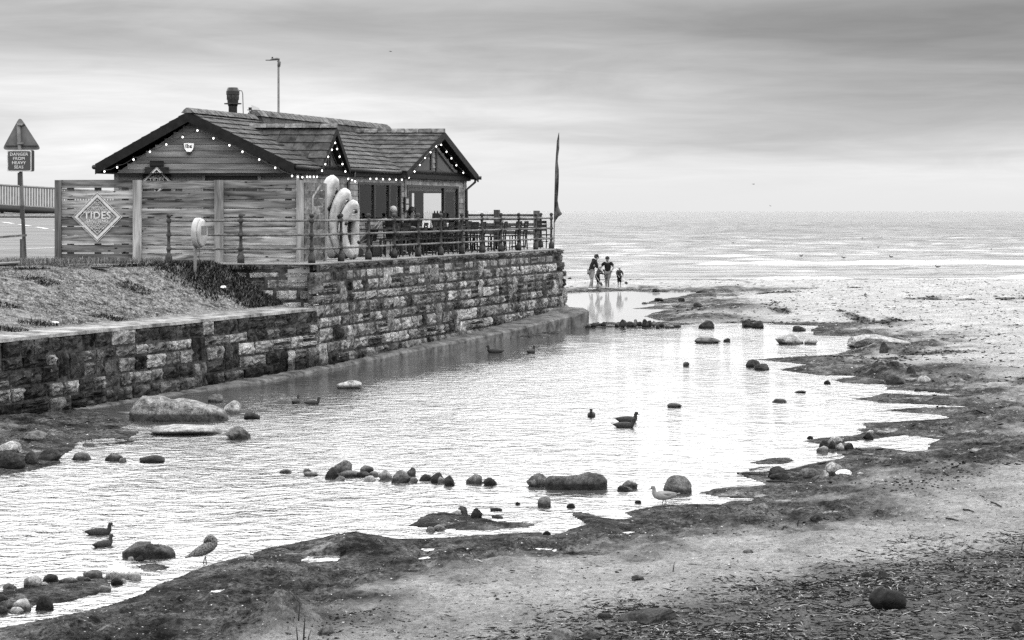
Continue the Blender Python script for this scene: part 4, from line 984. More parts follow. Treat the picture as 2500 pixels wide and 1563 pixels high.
# ---- timber fence in front of the cafe
FY = 45.75; FK = F / FY
fx = lambda px: (px - 1250) / FK
fz = lambda py: H - (py - 516) / FK
fence = thing('timber_fence', 'weathered horizontal board fence with gaps, hiding the front of the cafe', 'fence', (fx(440), FY, TZ))
rows = [(441, 460.5), (466.5, 486), (489.5, 508), (510.5, 530), (532.5, 552), (554.5, 574.5), (577, 597), (599, 617.5), (620, 640.5)]
pans = [(150, 326, -1), (346, 525, 0), (546, 725, 0)]
for pi_, (a, b, d) in enumerate(pans):
    for (y0, y1) in rows:
        j = random.uniform(-1, 1); m_ = MB()
        x0, x1 = fx(a - 3), fx(b + 3); z0, z1 = fz(y1 + j + d * 1.0), fz(y0 + j + d * 1.0)
        tl = random.uniform(-.008, .008)
        m_.hexa([(x0, FY, z0), (x1, FY, z0 + tl), (x1, FY + .028, z0 + tl), (x0, FY + .028, z0), (x0, FY, z1), (x1, FY, z1 + tl), (x1, FY + .028, z1 + tl), (x0, FY + .028, z1)])
        m_.build('board', M['fence_wood'], fence, False, True)
for i, (px, w, mt_) in enumerate(((143, .15, 'post_dark'), (336, .205, 'post_wood'), (535.5, .21, 'post_wood'), (733, .17, 'post_wood'))):
    m_ = MB(); m_.box((fx(px), FY - .03, (TZ - .15 + fz(440)) / 2), (w, .11, fz(440) - TZ + .15)); m_.build('post', M[mt_], fence, False, True)
for a, b, d in pans:      # battens behind, seen through the gaps
    for f_ in (.12, .5, .88):
        x = fx(a + (b - a) * f_); m_ = MB(); m_.box((x, FY + .06, (TZ + fz(443)) / 2), (.16, .05, fz(443) - TZ)); m_.build('batten', M['post_dark'], fence, False, True)
sf = thing('return_fence', 'short dark board screen running back from the corner post of the fence', 'fence', (fx(741), FY, TZ))
sd_ = Vector((KU, 1, 0)).normalized()
for i in range(10):
    a = Vector((fx(741), FY + .02, 0)); b = a + sd_ * .95 + Vector((.10, 0, 0)); z0 = TZ + .02 + i * .19; m_ = MB()
    m_.slab([a + Vector((0, 0, z0)), b + Vector((0, 0, z0)), b + Vector((0, 0, z0 + .18)), a + Vector((0, 0, z0 + .18))], (-.02, .01, 0)); m_.build('board', M['old_wood'], sf, False, True)
b = Vector((fx(741), FY + .02, 0)) + sd_ * .98 + Vector((.10, 0, 0)); m_ = MB(); m_.box((b.x, b.y, TZ + .95), (.09, .09, 1.9), .3); m_.build('post', M['post_wood'], sf, False, True)
c_ = Vector((fx(758), FY + .35, 0)); m_ = MB(); m_.tube([c_ + Vector((0, 0, TZ)), c_ + Vector((.0, 0, TZ + 1.55)), c_ + Vector((.16, .3, TZ + 1.86))], .035, 4); m_.build('brace', M['post_wood'], sf, False, True)
diamond_sign('large white diamond TIDES SANDSEND sign on the weathered fence boards', (fx(238), FY - .012, fz(530)), .60, False)
diamond_sign('smaller diamond TIDES sign on dark boards under the front gable, half hidden by the fence', (-9.31, 49.9, H + .80), .365, True)
# ---- railing round the terrace
rl = thing('iron_railing', 'old iron three bar railing with ball topped posts round the terrace edge', 'railing', (-4.71, 44.8, TZ))
POSTS = [(fx_ , 44.8) for fx_ in ((412 - 1250) / 103.8, (588 - 1250) / 103.8)] + [(rail_x(44.8 + 1.59 * i), 44.8 + 1.59 * i) for i in range(11)] + [(1.28, 62.05), (.97, 64.2)]
prof = [(.085, 0), (.085, .17), (.062, .19), (.062, .215), (.042, .225), (.040, .29), (.058, .30), (.062, .335), (.058, .37), (.040, .38), (.046, .40), (.038, .42), (.036, .62), (.056, .63), (.060, .665), (.056, .70), (.038, .71), (.044, .73), (.036, .75), (.034, .93), (.046, .95), (.058, .965), (.060, 1.0), (.056, 1.035), (.034, 1.05), (.030, 1.065), (.050, 1.08), (.060, 1.115), (.050, 1.15), (.018, 1.17)]
pm = MB().lathe(prof, n=12); pmesh = pm.mesh('post', M['iron'], True)
for x, y in POSTS: link('post', pmesh, rl, (x, y, TZ), True).rotation_euler = (0, 0, random.random())
for (x0, y0), (x1, y1) in zip(POSTS, POSTS[1:]):
    for hz in (.335, .665, 1.0):
        m_ = MB(); m_.tube([(x0, y0, TZ + hz), ((x0 + x1) / 2, (y0 + y1) / 2, TZ + hz - .006), (x1, y1, TZ + hz)], .027, 8); m_.build('bar', M['rail'], rl, True, True)
# ---- timber screen at the far end of the terrace
sc = thing('timber_screen', 'dark horizontal timber screen at the sea end of the terrace', 'fence', (-.3, 66, TZ))
for px in (1136, 1213, 1310):
    p = pt(px, 516, 66); m_ = MB(); m_.box((p.x, 66, TZ + .62), (.22, .14, 1.24 + (.06 if px == 1213 else 0))); m_.build('post', M['post_dark'], sc, False, True)
for y0, y1 in ((523, 529), (531, 538), (545, 552), (554, 562), (564, 572)):
    for a, b in ((1120, 1206), (1221, 1303)):
        m_ = MB(); z0 = H - (y1 - 516) / F * 66; z1 = H - (y0 - 516) / F * 66; xa, xb = pt(a, 0, 66).x, pt(b, 0, 66).x
        m_.box(((xa + xb) / 2, 66, (z0 + z1) / 2), (xb - xa, .04, z1 - z0)); m_.build('board', M['post_dark'], sc, False, True)
# ---- string lights
def lights(name, label, pts, sag=.05):
    g = thing(name, label, 'string lights', pts[0], group='strings of lit bulbs on the cafe')
    m2 = MB(); path = []
    for a, b in zip(pts, pts[1:]):
        a, b = Vector(a), Vector(b)
        for i in range(4): path.append(a.lerp(b, i / 4) + Vector((0, 0, .05 - 4 * sag * (i / 4) * (1 - i / 4))))
    path.append(Vector(pts[-1]) + Vector((0, 0, .05))); m2.tube(path, .008, 4); m2.build('cable', M['black'], g, False, True)
    bm2 = MB().ball((0, 0, 0), (.021, .021, .026), 8, 6).mesh('bulb', M['bulb'], True)
    for p_ in pts: link('bulb', bm2, g, p_, True)
    hm = MB().lathe([(.018, .03), (.018, .075), (.01, .08)], n=6); 
    for p_ in pts: 
        m3 = MB(); m3.add([Vector(v_) + Vector(p_) for v_ in hm.v], hm.f); m3.build('bulb_holder', M['black'], g, False, True)
fp = lambda px, py, Y=49.55: pt(px, py, Y)
lights('string_lights', 'lit bulbs following the underside of the front gable', [fp(255, 419), fp(286, 409), fp(326, 390), fp(366, 371), fp(406, 353), fp(446, 335), fp(482, 319), fp(521, 338), fp(560, 355), fp(592, 371), fp(633, 390), fp(672, 410), fp(713, 430)])
def sp(px, py, o=.2):
    Y = (22.9 - o) / (KU - (px - 1250) / F); return pt(px, py, Y)
lights('string_lights', 'lit bulbs in a short row beside the front corner of the side wall', [sp(727, 432), sp(738, 433), sp(750, 432), sp(757, 432), sp(766, 432), sp(774, 432)], .01)
lights('string_lights', 'lit bulbs climbing the small steep gable over the side door', [sp(786, 417, .33), sp(794, 401, .33), sp(801, 383, .33), sp(810, 366, .33), sp(818, 349, .33), sp(823, 364, .33), sp(829, 383, .33), sp(836, 401, .33), sp(843, 419, .33), sp(850, 437, .33), sp(859, 440, .33), sp(867, 443, .33)], .01)
lights('string_lights', 'lit bulbs in a row under the gutter above the three pane window', [sp(904, 437), sp(919, 437), sp(935, 438), sp(951, 438), sp(967, 439), sp(981, 439), sp(998, 434)], .02)
lights('string_lights', 'lit bulbs following the big gable over the sliding door', [sp(1012, 419, .45), sp(1025, 403, .45), sp(1038, 386, .45), sp(1051, 372, .45), sp(1065, 358, .45), sp(1077, 354, .45), sp(1090, 371, .45), sp(1102, 387, .45), sp(1114, 404, .45), sp(1131, 422, .45)], .02)
# ---- street lamp behind the roof
la = thing('street_lamp', 'tall grey street lamp with a flat head, rising behind the cafe roof', 'street lamp', pt(680, 516, 74).xy.to_3d() + Vector((0, 0, TZ)))
zt_ = H + 369 / F * 74 - TZ
m_ = MB(); m_.tube([(0, 0, 0), (0, 0, 1.2), (0, 0, 1.25), (0, 0, zt_ - .2)], [.10, .10, .055, .042], 10); m_.build('column', M['grey_mid'], la, True)
m_ = MB(); m_.tube([(.01, 0, zt_ - .25), (.03, 0, zt_ - .08), (-.02, 0, zt_ - .02)], [.06, .065, .05], 8); m_.build('bracket', M['grey_mid'], la, True)
m_ = MB(); m_.tube([(.04, 0, zt_ + .03), (-.06, 0, zt_ + .045), (-.2, 0, zt_ + .03), (-.33, 0, zt_ + .0), (-.5, 0, zt_ - .0)], [(.06, .04), (.09, .055), (.12, .045), (.12, .022), (.11, .016)], 10, side=(0, 1, 0)); m_.build('lantern', M['grey_mid'], la, True)
m_ = MB(); m_.lathe([(.035, zt_ + .06), (.035, zt_ + .12), (.02, zt_ + .125)], c=(-.24, 0, 0)); m_.build('sensor', M['black'], la, True)
# ---- road sign
M['sign_face'] = grey('sign_face', .028, .5)
rs = thing('warning_sign', 'leaning road sign post with triangle and DANGER FROM HEAVY SEAS plate', 'road sign', (pt(62, 625, 46.6).x, 46.6, TZ - .1))
k0 = F / 46.6; rx = lambda px, lean=0: (px - 62) / k0; rz_ = lambda py: (H - (py - 516) / k0) - (TZ - .1)
m_ = MB(); m_.tube([(0, 0, -.1), (rx(45), 0, rz_(300))], .045, 10); m_.build('pole', M['grey_mid'], rs, True)
tri = [(47, 286, 7), (96, 358, 7), (7, 364, 7)]
poly = []
cx = sum(t[0] for t in tri) / 3; cy = sum(t[1] for t in tri) / 3
import itertools
def rounded(pts, r, n=4):
    out = []
    for i in range(len(pts)):
        p0, p1, p2 = Vector(pts[i - 1]), Vector(pts[i]), Vector(pts[(i + 1) % len(pts)]); a = p1 + (p0 - p1).normalized() * r; b = p1 + (p2 - p1).normalized() * r
        for j in range(n + 1):
            t = j / n; out.append(a * (1 - t) ** 2 + p1 * 2 * t * (1 - t) + b * t * t)
    return out
poly = rounded([(rx(47), rz_(284)), (rx(100), rz_(366)), (rx(3), rz_(366))], .13)
m_ = MB(); m_.prism([(p.x, .055, p.y) for p in poly][::-1], (0, .012, 0)); m_.build('triangle_plate', M['grey_mid'], rs)
m_ = MB(); m_.box((rx(52), .045, rz_(356)), (.80, .03, .03)); m_.box((rx(49), .045, rz_(304)), (.22, .03, .03)); m_.build('stiffener', M['charcoal'], rs)
m_ = MB(); m_.box((rx(49), .0, rz_(304)), (.13, .12, .05)); m_.box((rx(50), .0, rz_(350)), (.13, .12, .05)); m_.build('clamp', M['steel'], rs)
def plate(name, x0, x1, y0, y1, y, mat, th=.012):
    q = rounded([(rx(x0), rz_(y1)), (rx(x1), rz_(y1)), (rx(x1), rz_(y0)), (rx(x0), rz_(y0))], .04); m2 = MB(); m2.prism([(p.x, y, p.y) for p in q], (0, -th, 0)); return m2.build(name, mat, rs)
plate('rear_plate', 26, 85, 367, 419, -.04, M['charcoal'], .05); plate('border', 20, 79.5, 367, 419, -.095, M['sign_white']); plate('face', 22.6, 76.9, 369.6, 416.4, -.109, M['sign_face'], .004)
for i, wd_ in enumerate(('DANGER', 'FROM', 'HEAVY', 'SEAS')):
    text('lettering', wd_, .104, M['sign_white'], rs, Matrix.Translation((rx(49), -.116, rz_(377.5 + i * 10.4))), .003, bold=.002)
m_ = MB(); m_.box((rx(49.5), -.01, rz_(437)), (.10, .11, .30)); m_.build('bracket', M['charcoal'], rs)
m_ = MB(); m_.box((rx(54.5), -.01, rz_(518)), (.09, .10, .32)); m_.build('bracket', M['charcoal'], rs)
# ---- knee rail and bench at the left edge
kr = thing('knee_rail', 'low weathered timber rail ending beside the leaning sign post', 'rail', (pt(56, 620, 46.2).x, 46.2, TZ))
a, b = pt(-60, 586, 45.2), pt(60, 577, 46.2); m_ = MB(); d_ = Vector((0, .22, 0)); m_.hexa([a - d_, b - d_, b + d_, a + d_, a - d_ + Vector((0, 0, .045)), b - d_ + Vector((0, 0, .045)), b + d_ + Vector((0, 0, .045)), a + d_ + Vector((0, 0, .045))]); m_.build('top_plank', M['old_wood'], kr, False, True)
for px in (56, -50):
    p = pt(px, 580, 46.1 if px > 0 else 45.4); m_ = MB(); m_.box((p.x, p.y, (TZ - .2 + p.z - .04) / 2), (.11, .14, p.z - .04 - TZ + .2)); m_.build('post', M['post_dark'], kr, False, True)
be = thing('wooden_bench', 'dark plank bench standing in the grass at the left edge', 'bench', (pt(10, 680, 42.6).x, 42.6, TZ))
p = pt(-22, 646, 42.6); m_ = MB(); m_.hexa([pt(-90, 651, 42.3), pt(48, 644, 42.3), pt(48, 641, 42.75), pt(-90, 648, 42.75), pt(-90, 648, 42.3), pt(48, 641, 42.3), pt(48, 638, 42.75), pt(-90, 645, 42.75)]); m_.build('seat', M['old_wood'], be, False, True)
for px in (9, -75):
    p = pt(px, 648, 42.5); zb_ = float(bank_z(np.array(wall_x(42.5) - p.x), np.array(42.5))) - .1; m_ = MB(); m_.box((p.x, 42.5, (p.z + zb_) / 2), (.11, .3, p.z - zb_)); m_.build('leg', M['dark_wood'], be, False, True)
m_ = MB(); m_.hexa([pt(-90, 655, 42.32), pt(44, 648, 42.32), pt(44, 648, 42.36), pt(-90, 655, 42.36), pt(-90, 651, 42.32), pt(44, 644, 42.32), pt(44, 644, 42.36), pt(-90, 651, 42.36)]); m_.build('apron', M['dark_wood'], be, False, True)
# ---- lifebuoy housing
lp = bank_at(475, 671); lp.y = max(lp.y, 42.6)
lb = thing('lifebuoy_housing', 'round pale lifebuoy cabinet on a slim post in the weeds before the fence', 'lifebuoy', (pt(475, 671, 43.2).x, 43.2, pt(475, 671, 43.2).z - .1))
kz = F / 43.2; hz_ = (671 - 569) / kz + .1
m_ = MB(); m_.tube([(0, 0, -.2), (.02, .06, hz_ + .2)], .038, 8); m_.build('post', M['steel'], lb, True)
rot = Matrix.Rotation(R(79), 3, 'Z')
def disc(name, prof, mat, c):
    m2 = MB(); m3 = MB(); m3.lathe(prof, n=28)
    for v_ in m3.v:
        q = Vector((v_[0], v_[2], v_[1])); q = Vector((q.x, -q.y, q.z)); q = rot @ q; m2.v.append(tuple(q + Vector(c)))
    m2.f = m3.f; return m2.build(name, mat, lb, True)
cc = (.09, -.02, hz_)
disc('case', [(.30, -.07), (.345, -.05), (.345, .05), (.33, .065), (.30, .07)], M['plastic'], cc)
disc('lid', [(.315, .055), (.315, .10), (.27, .125), (.02, .13)], M['plastic'], cc)
m_ = MB(); m_.box((0, 0, 0), (.30, .035, .20)); 
o = m_.build('label_panel', M['vinyl_grey'], lb); o.location = Vector(cc) + rot @ Vector((.0, -.125, .06)); o.rotation_euler = (0, 0, R(79))
m_ = MB(); m_.tube([(.12, -.1, hz_ - .33), (.13, -.1, hz_ - .45), (.10, -.08, hz_ - .55), (.14, -.08, hz_ - .62)], .006, 4); m_.build('cord', M['black'], lb, True)
# ---- inflatable kayaks stood on end
def kayak(label, px, pb, hgt, wid, yaw, lean, mat, Y, tube_r):
    RK_ = -.62
    g = thing('inflatable_kayak', label, 'kayak', (pt(px, 0, Y).x, Y, TZ), R(yaw), 'inflatable kayaks stood on end')
    def loop(f): # outline in x (width), z (height), bow curved in y
        out = []
        for i in range(33):
            a = -math.pi / 2 * 1.0 + i / 32 * 2 * math.pi * .999
            z = hgt * (.5 + .5 * math.sin(a)); x = wid * f * math.cos(a) * (abs(math.cos(a)) ** .15)
            y = RK_ * ((z / hgt - .45) ** 2) + .05; out.append((x, y + lean * z / hgt, z * .93 + tube_r + .0))
        return out
    m2 = MB(); m2.tube(loop(1), tube_r, 12, side=None); m2.build('side_tube', mat, g, True)
    vs = []; n2 = 12
    for i in range(n2 + 1):
        z = hgt * (.06 + .88 * i / n2); y = RK_ * ((z / hgt - .45) ** 2) + .05 + lean * z / hgt + tube_r * .5
        hw = wid * .95 * max(.05, 1 - (2 * (z / hgt) - 1) ** 2) ** .5; vs += [(-hw, y, z * .93 + tube_r), (-hw, y + .05, z * .93 + tube_r), (hw, y + .05, z * .93 + tube_r), (hw, y, z * .93 + tube_r)]
    m2 = MB(); m2.add(vs, [(4 * i + q, 4 * i + (q + 1) % 4, 4 * i + 4 + (q + 1) % 4, 4 * i + 4 + q) for i in range(n2) for q in range(4)]); m2.build('floor', M['charcoal'], g, True)
    vs = []
    for i in range(n2 + 1):
        z = hgt * (.0 + 1.0 * i / n2); y = RK_ * ((z / hgt - .45) ** 2) + .05 + lean * z / hgt + tube_r * .55
        hw = (wid + tube_r * .8) * max(.10, 1 - (2 * (z / hgt) - 1) ** 2) ** .5; vs += [(-hw, y, z * .93 + tube_r), (-hw * .8, y + .13, z * .93 + tube_r), (hw * .8, y + .13, z * .93 + tube_r), (hw, y, z * .93 + tube_r)]
    m2 = MB(); m2.add(vs, [(4 * i + q, 4 * i + (q + 1) % 4, 4 * i + 4 + (q + 1) % 4, 4 * i + 4 + q) for i in range(n2) for q in range(4)] + [(0, 1, 2, 3), tuple(range(4 * n2, 4 * n2 + 4))]); m2.build('hull', M['black'], g, True)
    # bow deck with welded ribs
    for za, zb_ in ((.66, .985), (.02, .20)):
        vs = []; n3 = 8
        for i in range(n3 + 1):
            f_ = za + (zb_ - za) * i / n3; z = hgt * f_; hw = (wid + tube_r * .25) * max(.04, 1 - (2 * f_ - 1) ** 2) ** .5; y = RK_ * ((f_ - .45) ** 2) + .05 + lean * f_ - tube_r * .82
            vs += [(-hw, y + .05, z * .93 + tube_r), (-hw * .5, y - .03, z * .93 + tube_r), (0, y - .055, z * .93 + tube_r), (hw * .5, y - .03, z * .93 + tube_r), (hw, y + .05, z * .93 + tube_r)]
        vs += [(a_, b_ + .03, c_2) for a_, b_, c_2 in vs]; o_5 = 5 * (n3 + 1)
        m2 = MB(); m2.add(vs, [(5 * i + q, 5 * i + q + 1, 5 * i + q + 6, 5 * i + q + 5) for i in range(n3) for q in range(4)] + [(o_5 + 5 * i + q, o_5 + 5 * i + q + 5, o_5 + 5 * i + q + 6, o_5 + 5 * i + q + 1) for i in range(n3) for q in range(4)]); m2.build('deck', M['plastic'], g, True)
    for rr_ in range(4):
        z = hgt * (.80 + .035 * rr_); hw = wid * .72 * max(.05, 1 - (2 * (z / hgt) - 1) ** 2) ** .5; y = RK_ * ((z / hgt - .45) ** 2) + .05 + lean * z / hgt - tube_r * .75
        m2 = MB(); m2.tube([(-hw, y + .03, z * .93 + tube_r), (0, y - .03, z * .93 + tube_r + .01), (hw, y + .03, z * .93 + tube_r)], .05, 8); m2.build('bow_deck', M['vinyl_grey'] if rr_ % 2 else mat, g, True)
    for zz_, xx in ((.86, .03), (.62, -wid * .98), (.25, wid * .98)):
        z = hgt * zz_; y = RK_ * ((z / hgt - .45) ** 2) + .05 + lean * z / hgt - tube_r - .045 * (xx == .03)
        m2 = MB(); m2.ball((xx, y, z * .93 + tube_r), (.05, .03, .05), 10, 5); m2.build('valve', M['black'], g, True)
    return g
kayak('tallest pale inflatable kayak on end, nearest the board screen', 808, 0, 1.95, .20, 60, .10, M['vinyl'], 48.3, .165)
kayak('middle inflatable kayak on end between the tallest and the shortest', 836, 0, 1.66, .22, 52, .06, M['vinyl'], 48.2, .135)
kayak('shortest inflatable kayak on end, nearest the cafe window', 856, 0, 1.38, .20, 46, .04, M['vinyl'], 48.0, .115)
# ---- feather flag
ff = thing('feather_flag', 'tall narrow feather flag furled by the wind at the sea end of the wall', 'flag', (pt(1352, 0, 62.6).x, 62.6, TZ))
kf = F / 62.6; fxx = lambda px: (px - 1352) / kf; fzz = lambda py: H - (py - 516) / kf - TZ
m_ = MB(); m_.tube([(0, 0, 0), (fxx(1353.5), 0, fzz(520)), (fxx(1356), 0, fzz(410)), (fxx(1360), 0, fzz(345)), (fxx(1364.5), 0, fzz(324))], [.018, .016, .013, .009, .005], 6); m_.build('pole', M['black'], ff, True)
rows_ = [(324, 1364, 1365), (340, 1360.5, 1365.5), (362, 1358.5, 1365.5), (380, 1357, 1363), (395, 1356.5, 1362), (415, 1355.8, 1364.5), (430, 1355.3, 1364.5), (450, 1354.7, 1364), (468, 1354.3, 1363), (490, 1353.8, 1361.5), (505, 1353.5, 1364), (515, 1353.3, 1368), (523, 1353, 1373), (530, 1352.8, 1363), (545, 1352.6, 1353)]
vs = []; nn = 7
for i, (py, a, b) in enumerate(rows_):
    for j in range(nn):
        t = j / (nn - 1); vs.append((fxx(a + (b - a) * t), .10 * math.sin(t * 5 + i * .7) * (b - a) / 10 + .02 * t, fzz(py)))
vs2 = [(x, y + .006, z) for x, y, z in vs]; fs = [(i * nn + j, i * nn + j + 1, (i + 1) * nn + j + 1, (i + 1) * nn + j) for i in range(len(rows_) - 1) for j in range(nn - 1)]
m_ = MB(); m_.add(vs + vs2, fs + [tuple(q + len(vs) for q in f[::-1]) for f in fs]); m_.build('cloth', M['flag'], ff, True)
# ------------------------------------------------------------------ terrace furniture
def strip_pos(Y, off): return Vector((rail_x(Y) - off, Y, TZ))
HD = UDIR - math.pi / 2           # rotation that turns local +Y to the long side
def make_chair():
    g = thing('cafe_chair', 'x', 'chair', (0, 0, 0), 0, 'dark wooden cafe chairs on the terrace')
    w = M['dark_wood']
    m2 = MB(); m2.box((0, 0, .45), (.42, .42, .035)); m2.build('seat', w, g)
    for x in (-.18, .18):
        m2 = MB(); m2.tube([(x, .18, 0), (x, .17, .44)], .02, 4); m2.build('leg', w, g)
        m2 = MB(); m2.tube([(x, -.22, 0), (x, -.19, .45), (x * 1.02, -.25, .90)], .02, 4); m2.build('leg', w, g)
    for z in (.62, .74, .86):
        m2 = MB(); m2.box((0, -.215 - (z - .62) * .12, z), (.40, .02, .095)); m2.build('back_slat', w, g)
    m2 = MB(); m2.box((0, 0, .22), (.34, .02, .025)); m2.build('stretcher', w, g)
    return g
def make_table():
    g = thing('cafe_table', 'x', 'table', (0, 0, 0), 0, 'cafe tables on the terrace')
    m2 = MB(); m2.box((0, 0, .735), (.72, .72, .035)); m2.build('table_top', M['dark_wood'], g)
    m2 = MB(); m2.tube([(0, 0, .04), (0, 0, .72)], .035, 8); m2.build('pedestal', M['black'], g, True)
    for a in (45, 135):
        m2 = MB(); m2.box((0, 0, .03), (.62, .06, .04), R(a)); m2.build('foot', M['black'], g)
    return g
def dup(root, loc, rz, label):
    r = root.copy(); COL.objects.link(r); r.location = loc; r.rotation_euler = (0, 0, rz); r['label'] = label; WLOC[r.name] = Vector(loc)
    for ch in root.children:
        c = ch.copy(); COL.objects.link(c); c.parent = r
        for gch in ch.children:
            d = gch.copy(); COL.objects.link(d); d.parent = c
    return r
ch0, tb0 = make_chair(), make_table()
bpy.context.view_layer.update()
used = {'c': 0, 't': 0}
def chair(p, rz, label):
    if used['c'] == 0: used['c'] = 1; ch0.location = p; ch0.rotation_euler = (0, 0, rz); ch0['label'] = label; return ch0
    return dup(ch0, p, rz, label)
def table(p, rz, label):
    if used['t'] == 0: used['t'] = 1; tb0.location = p; tb0.rotation_euler = (0, 0, rz); tb0['label'] = label; return tb0
    return dup(tb0, p, rz, label)
ordn = ['first', 'second', 'third', 'fourth', 'fifth', 'sixth', 'seventh']
for i, Y in enumerate((50.9, 52.8, 54.7, 56.6, 58.5, 60.4)):
    o1 = ordn[i]
    table(strip_pos(Y, 1.15), HD + random.uniform(-.05, .05), f'square dark cafe table by the railing, {o1} from the kayaks')
    chair(strip_pos(Y - .28, .55), HD + math.pi / 2 + random.uniform(-.2, .2), f'dark chair backing on the railing, near side of the {o1} table from the kayaks')
    chair(strip_pos(Y + .45, .58), HD + math.pi / 2 + random.uniform(-.2, .2), f'dark chair backing on the railing, far side of the {o1} table from the kayaks')
    chair(strip_pos(Y + .1, 1.85), HD - math.pi / 2 + random.uniform(-.25, .25), f'dark chair facing the railing across the {o1} table from the kayaks')
for i, Y in enumerate((58.0, 60.2)):
    table(strip_pos(Y, 2.35), HD, f'square dark cafe table near the sliding door, {ordn[i]} from the hooded woman')
    chair(strip_pos(Y + .55, 2.35), HD + math.pi, f'dark chair at the {ordn[i]} table near the sliding door')
for i, px in enumerate((1180, 1265)):
    p = pt(px, 516, 64.6); table((p.x, 64.6, TZ), 0, f'dark cafe table in front of the sea end screen, {("left", "right")[i]} of the pair')
    chair((p.x + .42, 64.3, TZ), R(90), f'dark chair on the right of the {("left", "right")[i]} table by the sea end screen')
chair((pt(1327, 0, 62.6).x, 62.6, TZ), R(200), 'dark slatted chair in the seaward corner of the railing')
# cup and menus
for px, Y, off in ((1008, 56.5, None),):
    tbp = strip_pos(56.6, 1.15)
    c = thing('paper_cup', 'pale takeaway cup on the table before the hooded woman', 'cup', (tbp.x - .1, tbp.y - .1, TZ + .753)); m_ = MB(); m_.lathe([(.028, 0), (.04, .105), (.042, .11), (.03, .115)], n=10); m_.build('cup', M['white'], c, True)
nm = strip_pos(54.7, 1.15); c = thing('open_menu', 'pale folded menu standing open on a table near the seated man', 'menu', (nm.x, nm.y, TZ + .753), HD + 1.2)
m_ = MB(); m_.slab([(-.02, -.15, 0), (-.02, .15, 0), (.0, .15, .22), (.0, -.15, .22)], (.004, 0, 0)); m_.slab([(.10, -.15, 0), (.10, .15, 0), (.02, .15, .22), (.02, -.15, .22)], (.004, 0, 0)); m_.build('leaf', M['white'], c)
pk = pt(1072, 516, 59.5); c = thing('condiment_box', 'dark wooden caddy on a stand by the sliding door', 'caddy', (pk.x, 59.5, TZ))
m_ = MB(); m_.box((0, 0, .5), (.5, .35, 1.0)); m_.build('stand', M['dark_wood'], c); m_ = MB(); m_.box((0, 0, 1.08), (.42, .25, .16)); m_.build('tray', M['black'], c)
m_ = MB(); 
for x in (-.14, -.05, .04, .13): m_.lathe([(.025, 1.0), (.025, 1.2), (.01, 1.24)], c=(x, 0, 0), n=6)
m_.build('bottle', M['charcoal'], c)
# pushchair parked beside the kayaks
g = thing('pushchair', 'dark folded pushchair beside the shortest kayak', 'pushchair', (pt(908, 0, 51.0).x, 51.0, TZ), R(20))
m_ = MB(); m_.tube([(-.35, 0, .35), (0, 0, .55), (.3, .05, .95), (.42, .05, 1.02)], .022, 6); m_.tube([(-.35, .35, .35), (0, .35, .55), (.3, .35, .95), (.42, .35, 1.02)], .022, 6); m_.tube([(.42, .05, 1.02), (.42, .35, 1.02)], .022, 6); m_.build('frame', M['steel'], g, True)
m_ = MB(); m_.hexa([(-.25, .02, .38), (.12, .02, .42), (.12, .33, .42), (-.25, .33, .38), (-.2, .02, .48), (.22, .02, .85), (.22, .33, .85), (-.2, .33, .48)]); m_.build('seat', M['black'], g)
for x, y in ((-.35, 0), (-.35, .35), (.15, -.02), (.15, .37)):
    m_ = MB(); r_ = .12 if x < 0 else .15; m_.tube([(x, y - .02, r_), (x, y + .02, r_)], r_, 14); m_.build('wheel', M['charcoal'], g)

# ------------------------------------------------------------------ people: one skinned body each, clothes as children
def skin(name, pts, edges, rad, mat, parent, root=0, sub=2, extra=None):
    me = bpy.data.meshes.new(name); me.from_pydata([tuple(p) for p in pts], edges, []); o = bpy.data.objects.new(name, me); COL.objects.link(o)
    md = o.modifiers.new('Skin', 'SKIN'); md.use_smooth_shade = True
    sv = me.skin_vertices[0].data if me.skin_vertices else None
    for i, r in enumerate(rad):
        rr = r if isinstance(r, tuple) else (r, r); sv[i].radius = rr; sv[i].use_root = (i == root)
    ms = o.modifiers.new('Sub', 'SUBSURF'); ms.levels = sub; ms.render_levels = sub
    dg = bpy.context.evaluated_depsgraph_get(); m2 = bpy.data.meshes.new_from_object(o.evaluated_get(dg)); bpy.data.objects.remove(o); bpy.data.meshes.remove(me)
    m2.name = name; m2.materials.clear()
    if extra:
        b = bmesh.new(); b.from_mesh(m2); vs = [b.verts.new(v) for v in extra.v]; 
        for f in extra.f:
            try: b.faces.new([vs[i] for i in f])
            except ValueError: pass
        b.to_mesh(m2); b.free()
    m2.materials.append(mat); m2.polygons.foreach_set('use_smooth', [True] * len(m2.polygons))
    return link(name, m2, parent)
